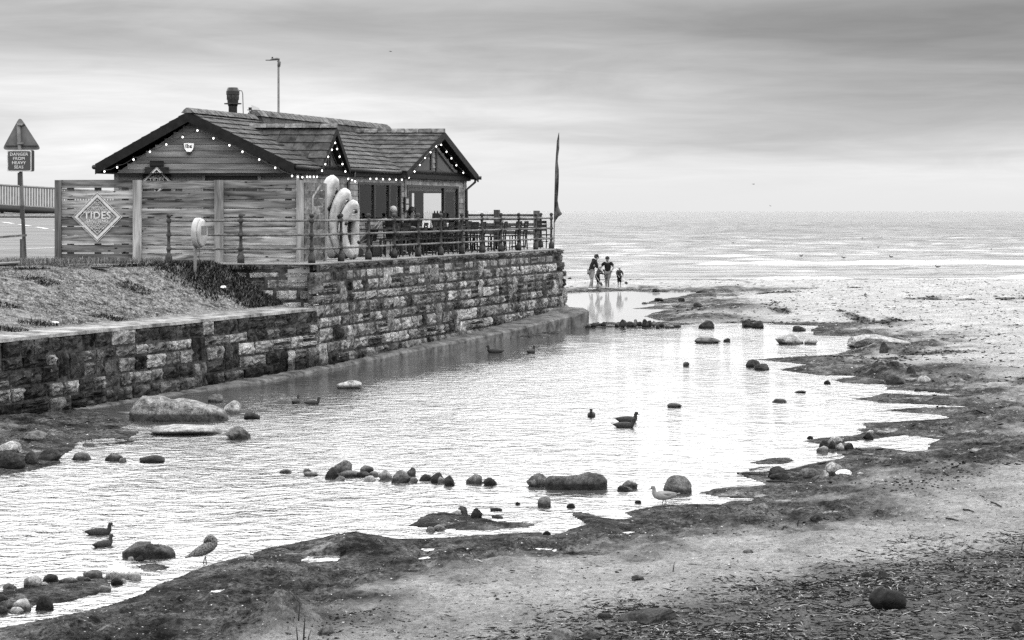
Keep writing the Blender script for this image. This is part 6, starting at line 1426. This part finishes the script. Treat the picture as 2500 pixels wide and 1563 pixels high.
ROCKS = [
 (547,618,1042,1076,M_,'r','rounded grey boulder in the water right of the flat pale slab',G1_),
 (353,545,1037,1064,P_,'r','wide flat pale slab just above water before the largest boulder',G1_),
 (507,547,962,985,M_,'a','small rough stone behind the right end of the largest boulder',G1_),
 (545,592,982,1012,P_,'a','pale weedy lump touching the right end of the largest boulder',G1_),
 (589,634,1008,1025,D_,'a','dark low stone just right of the pale weedy lump',G1_),
 (820,892,931,951,P_,'a','pale peaked rock alone in the shade of the wall',G1_),
 (50,119,1054,1076,M_,'a','grey stone half sunk in the sand patch below the wall',G1_),
 (-30,57,1106,1150,D_,'a','big dark block at the left edge of the pool',G1_),
 (57,96,1104,1138,D_,'a','dark block second from the left edge of the pool',G1_),
 (80,147,1096,1128,D_,'a','dark flat topped block third from the left edge of the pool',G1_),
 (-10,54,1081,1106,P_,'a','pale block behind the dark blocks at the left edge',G1_),
 (175,222,1106,1126,M_,'r','rounded grey stone right of the dark left edge blocks',G1_),
 (255,300,1108,1128,M_,'r','grey stone between rounded stone and ragged low one',G1_),
 (290,310,1118,1130,P_,'r','small pale stone leaning on the grey stone in the shallows',G1_),
 (338,408,1113,1131,D_,'a','ragged low dark stone with weed, right end of the left shallows',G1_),
 (198,228,1079,1091,P_,'r','pale flat stone on the small sand bar left',G1_),
 (812,866,1128,1158,M_,'a','tall rough boulder at the left of the mid pool row',G2_),
 (788,826,1143,1171,D_,'a','dark block left end of the mid pool row',G2_),
 (876,911,1138,1157,M_,'r','oval grey stone leaning behind the mid pool row',G2_),
 (823,877,1150,1167,M_,'r','long low stone lying before the tall rough boulder',G2_),
 (864,906,1151,1166,D_,'r','dark thin stone right of the long low stone in the row',G2_),
 (900,926,1152,1165,P_,'r','pale round stone in the middle of the row',G2_),
 (922,963,1149,1174,P_,'a','pale speckled stone left of the leaning slab',G2_),
 (946,1001,1150,1182,M_,'a','leaning angular slab in the centre of the mid pool row',G2_),
 (993,1018,1144,1166,M_,'r','upright grey stone behind the leaning slab',G2_),
 (1018,1055,1159,1176,D_,'a','low black stone right of the leaning slab',G2_),
 (1051,1084,1154,1182,D_,'r','black round stone standing highest in the right half of the row',G2_),
 (1081,1114,1163,1189,D_,'r','dark round stone with a pale foot at the right of the row',G2_),
 (1066,1086,1166,1182,P_,'r','pale stone between the two black round stones',G2_),
 (1138,1184,1161,1184,M_,'r','grey blocky stone of the outlying pair right of the row',G2_),
 (1178,1218,1166,1188,D_,'a','dark block of the outlying pair right of the row',G2_),
 (814,843,1163,1175,P_,'r','small pale stone in the water before the dark left block',G2_),
 (887,917,1163,1176,W_,'r','small white stone in the water before the row centre',G2_),
 (994,1021,1166,1180,P_,'a','pale chip in the water right of the leaning slab',G2_),
 (738,760,1145,1155,P_,'r','pale flat pebble, upper of two left of the row',G2_),
 (741,776,1152,1163,P_,'r','pale flat pebble, lower of two left of the row',G2_),
 (680,714,1146,1156,P_,'r','farthest left pale pebble barely above the water',G2_),
 (1286,1354,1157,1192,M_,'a','pointed grey rock against the left end of the long weedy slab',G2_),
 (1516,1557,1176,1196,M_,'r','grey rounded stone right of the long weedy slab',G2_),
 (1502,1546,1187,1202,D_,'a','dark low stone with a white edge before the rounded stone',G2_),
 (1619,1691,1165,1209,M_,'r','big round boulder behind the walking gull',G2_),
 (1313,1349,1212,1241,M_,'a','upright egg shaped stone alone before the weedy slab',G2_),
 (1384,1405,1230,1242,D_,'r','small dark stone right of the upright egg shaped stone',G2_),
 (1549,1566,1222,1230,D_,'a','tiny dark stone left of the gull',G2_),
 (1257,1270,1226,1233,D_,'r','tiny dark stone left of the upright egg shaped stone',G2_),
 (1117,1144,1236,1257,M_,'r','leaning rounded stone on the sandy islet',G2_),
 (1143,1178,1244,1269,D_,'a','dark square stone on the sandy islet',G2_),
 (1105,1129,1246,1257,W_,'r','white pebble at the foot of the leaning islet stone',G2_),
 (1039,1062,1287,1300,P_,'r','pale stone on the near edge of the islet, left of two',G2_),
 (1056,1093,1287,1302,P_,'a','pale stone on the near edge of the islet, right of two',G2_),
 (1630,1666,984,996,M_,'a','wedge shaped stone alone in the middle of the far pool',G6_),
 (1668,1684,884,895,M_,'a','little pale tipped stone alone left of the dark pair',G6_),
 (1821,1858,880,899,D_,'r','dark rounded stone, upper of the pair in the far pool',G6_),
 (1843,1883,888,905,D_,'a','dark flat stone, lower of the pair in the far pool',G6_),
 (1698,1761,824,839,M_,'a','long low slab in the far pool before the weir',G6_),
 (1767,1786,827,836,D_,'r','small dark stone right of the long low slab',G6_),
 (1885,1922,974,984,M_,'r','low oval stone awash in the right of the pool',G6_),
 (1938,1968,953,960,M_,'a','thin stone barely breaking the water on the right',G6_),
 (2012,2028,928,939,D_,'r','small dark stone off the right hand spit',G6_),
 (1706,1750,785,803,D_,'a','dark double block right of the weir row',G6_),
 (1810,1840,783,801,D_,'a','dark broken block, left of the heap right of the weir',G6_),
 (1836,1868,786,803,D_,'a','dark broken block, right of the heap right of the weir',G6_),
 (1931,1968,797,810,D_,'a','dark stone at the edge of the far sand spit',G6_),
 (1895,1980,817,843,P_,'a','pale wedge of rock tilted in the far shallows',G6_),
 (1965,1998,826,842,P_,'a','pale stones at the right foot of the tilted wedge',G6_),
 (2062,2224,821,848,P_,'a','long pale slab half buried in the far right sand',G6_),
 (2143,2171,838,866,D_,'a','dark weed hung stone standing before the half buried slab',G6_),
 (2214,2238,897,914,D_,'r','dark round stone on the crest of the sand heap',G3_),
 (2240,2276,920,938,P_,'r','smooth pale oval stone on the flank of the sand heap',G3_),
 (2154,2215,918,940,D_,'a','dark weedy mound of rock left of the smooth pale oval stone',G3_),
 (2019,2058,1065,1088,P_,'r','pale rounded stone at the back of the heap by the small pool',G3_),
 (1996,2026,1076,1093,D_,'a','black weedy stone, left of the heap by the small pool',G3_),
 (2020,2043,1080,1098,D_,'a','black weedy stone, centre of the heap by the small pool',G3_),
 (2043,2066,1084,1103,P_,'r','round pale stone, front of the heap by the small pool',G3_),
 (2060,2088,1084,1098,D_,'r','dark low stone, right of the heap by the small pool',G3_),
 (1995,2028,1091,1107,P_,'a','pale stone in the water, front left of the heap by the small pool',G3_),
 (2109,2139,1059,1076,D_,'r','dark oval stone on the rim of the small pool',G3_),
 (2114,2138,1052,1063,P_,'a','pale stone behind the dark oval stone on the rim',G3_),
 (2140,2158,1051,1062,P_,'a','pale chip right of the dark oval stone on the rim',G3_),
 (1971,1986,1064,1073,D_,'r','small black stone in the water left of the right shore',G3_),
 (2233,2252,948,956,M_,'r','small stone in the wet sand below the smooth oval stone',G3_),
 (1874,1926,1142,1168,D_,'r','big dark boulder in the cluster on the right shore',G3_),
 (1880,1937,1156,1172,D_,'a','dark flat stone under the big dark boulder of the cluster',G3_),
 (1952,2006,1146,1168,M_,'r','long smooth grey stone in the middle of the cluster',G3_),
 (2004,2024,1151,1167,P_,'r','pale round stone right of the long smooth one',G3_),
 (2022,2039,1153,1165,D_,'r','small dark stone before the angular pale slab',G3_),
 (2013,2057,1132,1157,P_,'a','angular pale slab leaning at the right of the cluster',G3_),
 (2041,2080,1147,1161,W_,'r','white stone at the right end of the cluster',G3_),
 (2092,2110,1153,1160,P_,'r','small pale stone right of the white one',G3_),
 (1958,1986,1160,1170,D_,'a','dark flat chip at the front of the cluster',G3_),
 (1978,2015,1258,1275,D_,'a','dark rough stone alone on the dry sand right of centre',G5_),
 (1512,1656,1491,1527,D_,'r','long dark rock half buried in the near sand',G5_),
 (1457,1500,1499,1513,D_,'r','small dark rock left of the long half buried rock',G5_),
 (1334,1406,1538,1572,M_,'r','grey rock at the bottom edge of the view',G5_),
 (1404,1470,1545,1566,D_,'a','dark rock at the bottom edge right of the grey one',G5_),
 (1540,1577,1407,1420,M_,'r','flat stone sunk in the dry sand',G5_),
 (1815,1842,1342,1352,M_,'r','small stone sunk in the dry sand farther up',G5_),
 (2102,2133,1397,1414,D_,'a','dark peaked stone, left of two above the black boulder',G5_),
 (2142,2171,1396,1414,D_,'a','dark peaked stone, right of two above the black boulder',G5_),
 (2318,2356,1475,1490,M_,'r','smooth grey stone right of the black boulder among driftwood',G5_),
 (2472,2502,1520,1545,D_,'a','dark stone cut by the right edge of the view',G5_),
 (776,818,1529,1552,M_,'r','grey cylinder shaped stone beside the near sand heap',G5_),
 (1326,1345,1297,1308,D_,'r','small dark stone at the water edge below the islet',G5_),
 (329,354,1358,1371,D_,'r','small dark stone before the oval boulder',G4_),
 (310,326,1359,1369,W_,'r','small white stone before the oval boulder',G4_),
 (247,320,1380,1417,W_,'r','large white boulder of the near left bar',G4_),
 (313,344,1391,1418,W_,'r','smaller white stone at the right end of the near left bar',G4_),
 (200,253,1393,1415,M_,'r','long grey stone left of the large white boulder',G4_),
 (266,298,1411,1431,D_,'a','dark angular stone below the large white boulder',G4_),
 (293,308,1414,1425,W_,'r','small white pebble right of the dark angular stone',G4_),
 (234,270,1431,1447,P_,'a','pale flat stone at the tip of the near left bar',G4_),
 (101,144,1403,1424,D_,'r','dark oval stone in the middle of the near left bar',G4_),
 (55,103,1408,1438,P_,'a','pale speckled stone left of the dark oval one',G4_),
 (141,187,1411,1426,M_,'r','low grey stone right of the dark oval one',G4_),
 (85,114,1422,1433,W_,'r','white pebble before the dark oval stone',G4_),
 (185,208,1408,1418,P_,'r','pale pebble, upper of two left of the long grey stone',G4_),
 (202,222,1411,1421,M_,'r','grey pebble, lower of two left of the long grey stone',G4_),
 (3,41,1424,1440,P_,'r','pale stone awash left of the near left bar',G4_),
 (83,128,1456,1494,D_,'r','dark egg shaped boulder standing in the near channel',G4_),
 (28,74,1463,1495,P_,'r','smooth speckled boulder left of the dark egg',G4_),
 (-8,30,1468,1488,M_,'r','grey stone behind the smooth speckled boulder',G4_),
 (-12,20,1483,1503,M_,'r','grey stone at the left edge of the near channel',G4_),
 (24,58,1485,1502,W_,'a','white chip before the smooth speckled boulder',G4_),
 (-14,17,1452,1472,D_,'r','dark stone at the left edge above the channel',G4_),
 (594,620,1356,1370,P_,'r','pale stone at the water edge right of the preening duck',G4_),
]
for r_ in ROCKS: rock(*r_)
# weir row: stones nothing tells apart share a label
xs_ = 1428
for i in range(17):
    w_ = random.uniform(9, 30); h_ = random.uniform(5, 17)
    rock(xs_, xs_ + w_, 803 - h_ - random.uniform(0, 3), 803 - random.uniform(0, 5), D_ if i % 4 else M_, 'a', 'weed darkened stone in the weir row running out from the wall end', 'weir stones'); xs_ += w_ * .78
# dark stones edging the outlet
for (a, b, c, d) in ((1595,1620,727,737),(1655,1672,727,738),(1567,1582,740,746),(1690,1716,740,752),(1700,1730,709,716),(1590,1612,708,714),(1620,1660,710,715),(1540,1600,751,755),(1640,1672,745,751),(1385,1397,676,684),(1465,1500,735,739)):
    rock(a, b, c, d, D_, 'a', 'dark low stone edging the bright outlet water', 'stones edging the outlet', dep=.9)
# the sculpted large ones
def big_rock(label, x0, x1, y0, y1, prof, mat, dep, seed, group=None):
    """prof: top outline as (u, height share); the body is swept front to back with a bulging, undercut face."""
    px = (x0 + x1) / 2; X, Y = on_z(px, y1, 0); kk = F / Y; w = (x1 - x0) / kk; h = (y1 - y0) / kk; d = w * dep; nu, nv = 40, 22
    h = h - d * .5 * (y1 - 516) / F
    us = np.linspace(0, 1, nu); top = np.interp(us, [p_[0] for p_ in prof], [p_[1] for p_ in prof]); vs = []; fs = []
    for i, u in enumerate(us):
        e = max(1e-3, 1 - abs(2 * u - 1) ** 4) ** .5
        for j in range(nv):
            a = 2 * math.pi * j / nv
            cy = math.cos(a); sz = math.sin(a)
            yy = d * .5 * e * np.sign(cy) * abs(cy) ** .8; zz_ = (top[i] * h + .12) * (.5 + .5 * np.sign(sz) * abs(sz) ** .7) - .12
            if cy < 0 and sz < .3: yy *= .86      # undercut
            n = mnoise.fractal(Vector((u * w * 3, yy * 3, zz_ * 3 + seed)), 1, 2, 5) * .045 + mnoise.noise(Vector((u * w * 9, yy * 9, zz_ * 9 + seed))) * .012
            vs.append(((u - .5) * w, yy * (1 + n * 1.5), zz_ + n))
    for i in range(nu - 1):
        for j in range(nv): fs.append((i * nv + j, i * nv + (j + 1) % nv, (i + 1) * nv + (j + 1) % nv, (i + 1) * nv + j))
    fs += [tuple(range(nv))[::-1], tuple(range((nu - 1) * nv, nu * nv))]
    m2 = MB(); m2.add(vs, fs); o = m2.build('boulder', mat, None, True); o.location = (X, Y + d * .42, 0); return tag(o, label, 'rock', group)
big_rock('largest boulder, long flat topped and pale, lying in the pool under the wall', 307, 552, 967, 1030, [(0, .30), (.05, .70), (.13, .97), (.3, 1.0), (.5, .90), (.7, .74), (.88, .52), (.96, .38), (1, .12)], M['boulder_pale'], .42, 3.3)
big_rock('long dark weedy slab lying in the middle of the pool', 1331, 1484, 1155, 1197, [(0, .5), (.06, .85), (.2, .95), (.4, .85), (.6, .85), (.8, .95), (.93, .85), (1, .45)], M['rock_weedy'], .38, 8.1)
big_rock('oval dark boulder with a white pebble on it, near left shallows', 292, 423, 1322, 1365, [(0, .35), (.12, .75), (.3, .97), (.5, 1.0), (.75, .92), (.92, .6), (1, .25)], M['rock_weedy'], .55, 5.7)
X, Y = on_z(376, 1365, 0); wp = link('pebble', rock_mesh(77, False), None, (X, Y + .08, .158)); wp.data.materials.append(M['rock_white']); wp.scale = (.062, .045, .022); tag(wp, 'white flat pebble resting on the oval dark boulder', 'pebble')
p = hit(2173, 1490, False); me = rock_mesh(31, False); me.materials.append(M['rock_black'] if 'rock_black' in M else M['rock_dark'])
k = N('rock_black'); pp = k.pos().outputs[0]; k.col(k.map(k.noise(pp, 14, 7, .7), .4, .7, .004, .022, False)); k.b.inputs['Roughness'].default_value = .9; k.bump(k.noise(pp, 40, 6, .7), .9, .012); M['rock_black'] = k.m
me.materials.clear(); me.materials.append(M['rock_black']); o = link('boulder', me, None, (p.x, p.y + .10, p.z + .055)); kk = F / p.y; o.scale = (84 / kk / 1.85, .16, 62 / kk / 1.75); tag(o, 'round black boulder among the driftwood in the near right sand', 'rock')

# ------------------------------------------------------------------ driftwood, pebbles, weed, grass
def sticks(label, name, n, sampler, Lr, rr_, tones, seed, stand_p=.0):
    rs_ = np.random.RandomState(seed); x, y = sampler(rs_, n); n = len(x); z = samp(BZ, x, y)
    L = rs_.uniform(*Lr, n) * rs_.uniform(.5, 1, n); r = rs_.uniform(*rr_, n); a = rs_.uniform(0, 2 * np.pi, n); el_ = rs_.normal(.05, .14, n)
    d = np.stack([np.cos(a) * np.cos(el_), np.sin(a) * np.cos(el_), np.sin(el_)], 1); s = np.stack([-np.sin(a), np.cos(a), 0 * a], 1); u = np.cross(d, s)
    bend = rs_.normal(0, .10, n)[:, None] * L[:, None]
    c = np.stack([x, y, z + r * .8], 1); V = np.empty((n, 9, 3)); 
    for si, (f_, rad) in enumerate(((-.5, .7), (0.0, 1.0), (.5, .6))):
        cc_ = c + d * (f_ * L)[:, None] + (s * bend if si == 1 else 0)
        for q in range(3):
            w = 2 * np.pi * q / 3 + .5; V[:, si * 3 + q] = cc_ + (s * math.cos(w) + u * math.sin(w)) * (r * rad)[:, None]
    fb = np.array([[a_ * 3 + q, a_ * 3 + (q + 1) % 3, a_ * 3 + 3 + (q + 1) % 3, a_ * 3 + 3 + q] for a_ in range(2) for q in range(3)] + [[0, 2, 1, 1], [6, 7, 8, 8]])[:6]
    Fc = (np.arange(n)[:, None, None] * 9 + fb[None]).reshape(-1, 4); t = rs_.choice(tones, n) * rs_.uniform(.6, 1.3, n)
    me = np_mesh(name, V.reshape(-1, 3), Fc, M['loose'], False, {'tone': np.repeat(t, 9)}); return tag(link(name, me), label, name.replace('_', ' '), kind='stuff')
def s_litter(rs_, n):
    y = rs_.uniform(13.8, 22, n * 6); x = rs_.uniform(-2.5, 7, n * 6); d = sstep(-.4, 1.4, 16.4 + .80 * x - y + .7 * fbm(x * 1.2, y * 1.2, 61, 4)) * sstep(-1.2, .9, x) * (.35 + .65 * sstep(-.2, .25, fbm(x * 2.1, y * 3.0, 66, 3)))
    k_ = (rs_.rand(len(x)) < d) & (x < .30 * y); return x[k_][:n], y[k_][:n]
def s_beach(ymin, ymax, pw=1.0, dryonly=True):
    def f(rs_, n):
        y = ymin * (ymax / ymin) ** rs_.rand(n * 5); x = rs_.uniform(-.30, .31, n * 5) * y; sd_ = signed(x, y); w = samp(BWET, x, y)
        k_ = (sd_ > .15) & ((rs_.rand(len(x)) < (1 - w) * .9 + .10) if dryonly else True) & ~((x < wall_x(y) + .5) & (y < 44)) & ~((x < rail_x(y) + 1.6) & (y >= 44) & (y < 68)); return x[k_][:n], y[k_][:n]
    return f
sticks('thick litter of broken driftwood and reeds over the near right sand', 'driftwood_litter', 12000, s_litter, (.03, .16), (.002, .0065), [.008, .012, .02, .05, .14, .32], 3)
sticks('scattered twigs on the dry sand', 'twigs', 1500, s_beach(13.8, 30), (.02, .10), (.0015, .005), [.012, .02, .03, .06, .2], 4)
sticks('small wrack specks strewn across the far sand', 'wrack', 2400, s_beach(26, 100), (.04, .26), (.005, .020), [.012, .02, .04], 5)
def bits(label, name, n, sampler, sr, tones, seed):
    rs_ = np.random.RandomState(seed); x, y = sampler(rs_, n); n = len(x); z = samp(BZ, x, y); s = rs_.uniform(*sr, n) * rs_.uniform(.4, 1, n) * np.clip(y / 22, .8, 3)
    base = np.array([(1, 0, 0), (0, 1, 0), (-1, 0, 0), (0, -1, 0), (.25, .1, .75), (0, 0, -.4)]); V = base[None] * rs_.uniform(.6, 1.3, (n, 6, 3)) * s[:, None, None]
    a = rs_.uniform(0, 6.28, n); ca, sa = np.cos(a)[:, None], np.sin(a)[:, None]; V = np.stack([V[..., 0] * ca - V[..., 1] * sa, V[..., 0] * sa + V[..., 1] * ca, V[..., 2]], -1)
    V[..., 2] *= .55; V += np.stack([x, y, z + s * .12], 1)[:, None]; fb = np.array([[0, 1, 4], [1, 2, 4], [2, 3, 4], [3, 0, 4], [1, 0, 5], [2, 1, 5], [3, 2, 5], [0, 3, 5]])
    t = rs_.choice(tones, n); me = np_mesh(name, V.reshape(-1, 3), (np.arange(n)[:, None, None] * 6 + fb[None]).reshape(-1, 3), M['loose'], False, {'tone': np.repeat(t, 6)}); return tag(link(name, me), label, name.replace('_', ' '), kind='stuff')
bits('small pebbles and shell bits strewn over the beach', 'shingle', 9000, s_beach(13.8, 100, dryonly=False), (.006, .022), [.015, .03, .06, .25, .4, .6], 6)
def s_weed(rs_, n):
    y = 15 * (92 / 15) ** rs_.rand(n * 8); x = rs_.uniform(-.20, .30, n * 8) * y; w = samp(bweed.reshape(NR, NC), x, y); k_ = (rs_.rand(len(x)) < w) & (signed(x, y) > .2) & ~((x < rail_x(y) + 1.8) & (y > 40)) & ~((x < wall_x(y) + .5) & (y > 24)); return x[k_][:n], y[k_][:n]
bits('dark clumped seaweed wrack along the wet edge of the beach', 'seaweed', 20000, s_weed, (.006, .032), [.006, .012, .03], 9)
# named sticks
def stick(label, pts, r, mat='dark_wood'):
    P_s = [Vector(q) for q in pts]; m2 = MB(); o0 = P_s[0]; m2.tube([q - o0 for q in P_s], [r] + [r * .9] * (len(pts) - 2) + [r * .5], 6); o = m2.build('stick', M[mat], None, True); o.location = o0; return tag(o, label, 'stick')
def up_stick(px, py0, py1, dx, label, r=.006):
    p = hit(px, py1, False); kk = F / p.y; stick(label, [p - Vector((0, 0, .03)), p + Vector((dx * .5 / kk, 0, (py1 - py0) * .5 / kk)), p + Vector((dx / kk, .02, (py1 - py0) / kk))], r)
up_stick(1642, 1374, 1398, 5, 'thin dark stick standing upright in the dry sand, left of two'); up_stick(1947, 1265, 1285, 3, 'thin dark stick standing upright in the dry sand, right of two')
up_stick(2236, 1144, 1154, -1, 'short white stub of a stick in the dark sand'); up_stick(728, 1470, 1520, 4, 'twig standing in the sand beside the near heap'); up_stick(741, 1510, 1563, 3, 'tallest bare stem at the bottom edge beside the near heap', .008); up_stick(727, 1530, 1563, -4, 'short bare stem at the bottom edge beside the near heap', .006); up_stick(750, 1542, 1566, 8, 'leaning bare stem at the bottom edge beside the near heap', .006)
up_stick(2492, 1318, 1345, 8, 'leaning stick at the right edge of the dry sand')
def flat_stick(a, b, label, r=.012, mat='dark_wood', lift=.01):
    p0, p1 = hit(a[0], a[1]), hit(b[0], b[1]); z_ = Vector((0, 0, lift)); stick(label, [p0 + z_, (p0 + p1) / 2 + z_ * 1.6, p1 + z_], r, mat)
flat_stick((1198, 1246), (1226, 1247), 'short log floating right of the islet', .022); flat_stick((1203, 1263), (1227, 1266), 'short log stranded on the islet edge', .022); flat_stick((290, 1010), (340, 1013), 'driftwood plank floating before the largest boulder', .03, 'old_wood')
flat_stick((2420, 1228), (2445, 1240), 'forked dark branch lying on the dry sand at the right'); flat_stick((2352, 1246), (2378, 1252), 'dark curved branch lying left of the forked one'); flat_stick((2310, 1268), (2340, 1274), 'dark branch low on the dry sand', .010); flat_stick((1872, 1176), (1950, 1182), 'bundle of dark sticks before the right shore cluster', .014)
flat_stick((1800, 1157), (1870, 1162), 'dark twig in the shallows left of the big dark boulder', .012); flat_stick((1830, 1149), (1880, 1141), 'thin twig over the shallows behind the big dark boulder', .010); flat_stick((1158, 1369), (1178, 1377), 'pale splinter of wood on the dark sand', .006, 'trim_pale')
# weeds and turf on the bank
def blades(label, name, pts, hr, wr, tones, seed, lean=.5):
    rs_ = np.random.RandomState(seed); P0 = np.asarray(pts); n = len(P0); h = rs_.uniform(*hr, n) * rs_.uniform(.4, 1, n); w = rs_.uniform(*wr, n); a = rs_.uniform(0, 6.28, n); ln = rs_.normal(0, lean, n) * h; la = rs_.uniform(0, 6.28, n)
    s = np.stack([np.cos(a) * w, np.sin(a) * w, 0 * a], 1); L_ = np.stack([np.cos(la) * ln, np.sin(la) * ln, 0 * a], 1); Z = np.stack([0 * h, 0 * h, h], 1)
    V = np.stack([P0 - s, P0 + s, P0 + s * .6 + L_ * .4 + Z * .6, P0 - s * .6 + L_ * .4 + Z * .6, P0 + L_ + Z], 1).reshape(-1, 3)
    fb = np.array([[0, 1, 2], [0, 2, 3], [3, 2, 4]]); t = rs_.choice(tones, n) * rs_.uniform(.6, 1.4, n)
    me = np_mesh(name, V, (np.arange(n)[:, None, None] * 5 + fb[None]).reshape(-1, 3), M['loose'], False, {'tone': np.repeat(t, 5)}); return tag(link(name, me), label, name.replace('_', ' '), kind='stuff')
def bank_pts(rs_, n, yr, qr, dens=None):
    y = rs_.uniform(*yr, n); q = rs_.uniform(*qr, n); x = wall_x(y) - q
    if dens is not None: k_ = rs_.rand(n) < dens(x, y, q); x, y, q = x[k_], y[k_], q[k_]
    return np.stack([x, y, bank_z(q, y)], 1)
rs_ = np.random.RandomState(12)
pts = bank_pts(rs_, 90000, (32, 44.6), (1.0, 9.5), lambda x, y, q: .15 + .85 * sstep(-.25, .35, fbm(x * 1.4, y * 1.4, 99, 4)))
blades('short worn turf with bare patches on the bank', 'turf_grass', pts, (.015, .055), (.003, .007), [.008, .02, .05, .11, .16], 13)
pts = np.concatenate([np.stack([rs_.uniform(fx(95), fx(410), 6000), rs_.uniform(45.0, 45.65, 6000), np.full(6000, TZ - .03)], 1), np.stack([rs_.normal(fx(75), .42, 7000), rs_.normal(45.6, .45, 7000), np.full(7000, TZ - .05)], 1), np.stack([rs_.uniform(fx(-60), fx(70), 5000), rs_.uniform(44.2, 46.0, 5000), np.full(5000, TZ - .05)], 1)])
blades('long pale grass along the foot of the fence and round the sign post', 'long_grass', pts, (.05, .22), (.003, .008), [.05, .12, .2, .3], 14, .35)
pts = bank_pts(rs_, 30000, (42.2, 44.22), (.9, 3.7), lambda x, y, q: sstep(41.7, 44.2, y + 1.3 * fbm(x * 1.6, y * 1.6, 101, 4) - .30 * np.clip(q - 2.4, 0, 2)) ** 1.5)
pts = np.concatenate([pts, np.stack([rs_.uniform(fx(400), fx(650), 5000), rs_.uniform(44.3, 44.9, 5000) - .3, np.full(5000, TZ - .12)], 1)])
blades('dark leafy weeds against the front of the terrace wall', 'weeds', pts, (.03, .14), (.008, .022), [.006, .012, .03, .06, .14], 15, .6)
pts = np.concatenate([bank_pts(rs_, 260, (y_ - .25, y_ + .25), (q_ - .3, q_ + .3)) for y_, q_ in ((39.4, 3.4), (38.2, 1.2), (36.2, 1.3), (40.6, 4.4), (37.0, 2.6), (41.0, 2.4), (35.0, 1.1), (38.9, 4.9))])
blades('dark grass tussocks dotted over the bank', 'tussock_grass', pts, (.03, .11), (.005, .012), [.008, .02, .04], 16, .9)
# the drain cover on the turf and a pale rolled sack by the corner
p = bank_at(245, 659); o = thing('drain_cover', 'small dark plate lying flat in the grass below the diamond sign', 'cover', p + Vector((0, 0, .02))); MB().box((0, 0, 0), (.36, .22, .03)).build('plate', M['black'], o)
p = bank_at(715, 744); o = thing('rolled_sack', 'pale crumpled sack lying at the foot of the terrace wall corner', 'sack', p + Vector((0, 0, .05)), R(-20))
m_ = MB(); m_.tube([(-.32, 0, .0), (-.22, .02, .05), (-.05, -.02, .03), (.1, .02, .05), (.25, -.01, .02), (.33, 0, -.01)], [.02, .06, .075, .06, .07, .02], 8, flat=.6); m_.build('cloth', M['plastic'], o, True)
for px, py in ((136, 790), (545, 722), (500, 627)):
    p = bank_at(px, py); o = link('litter_scrap', rock_mesh(int(px), True), None, p + Vector((0, 0, .02))); o.data.materials.append(M['rock_white']); o.scale = (.08, .05, .03); tag(o, {136: 'pale scrap lying on the low bank at the left', 545: 'pale scrap lying high on the bank near the wall', 500: 'pale scrap in the weeds below the railing'}[px], 'litter')
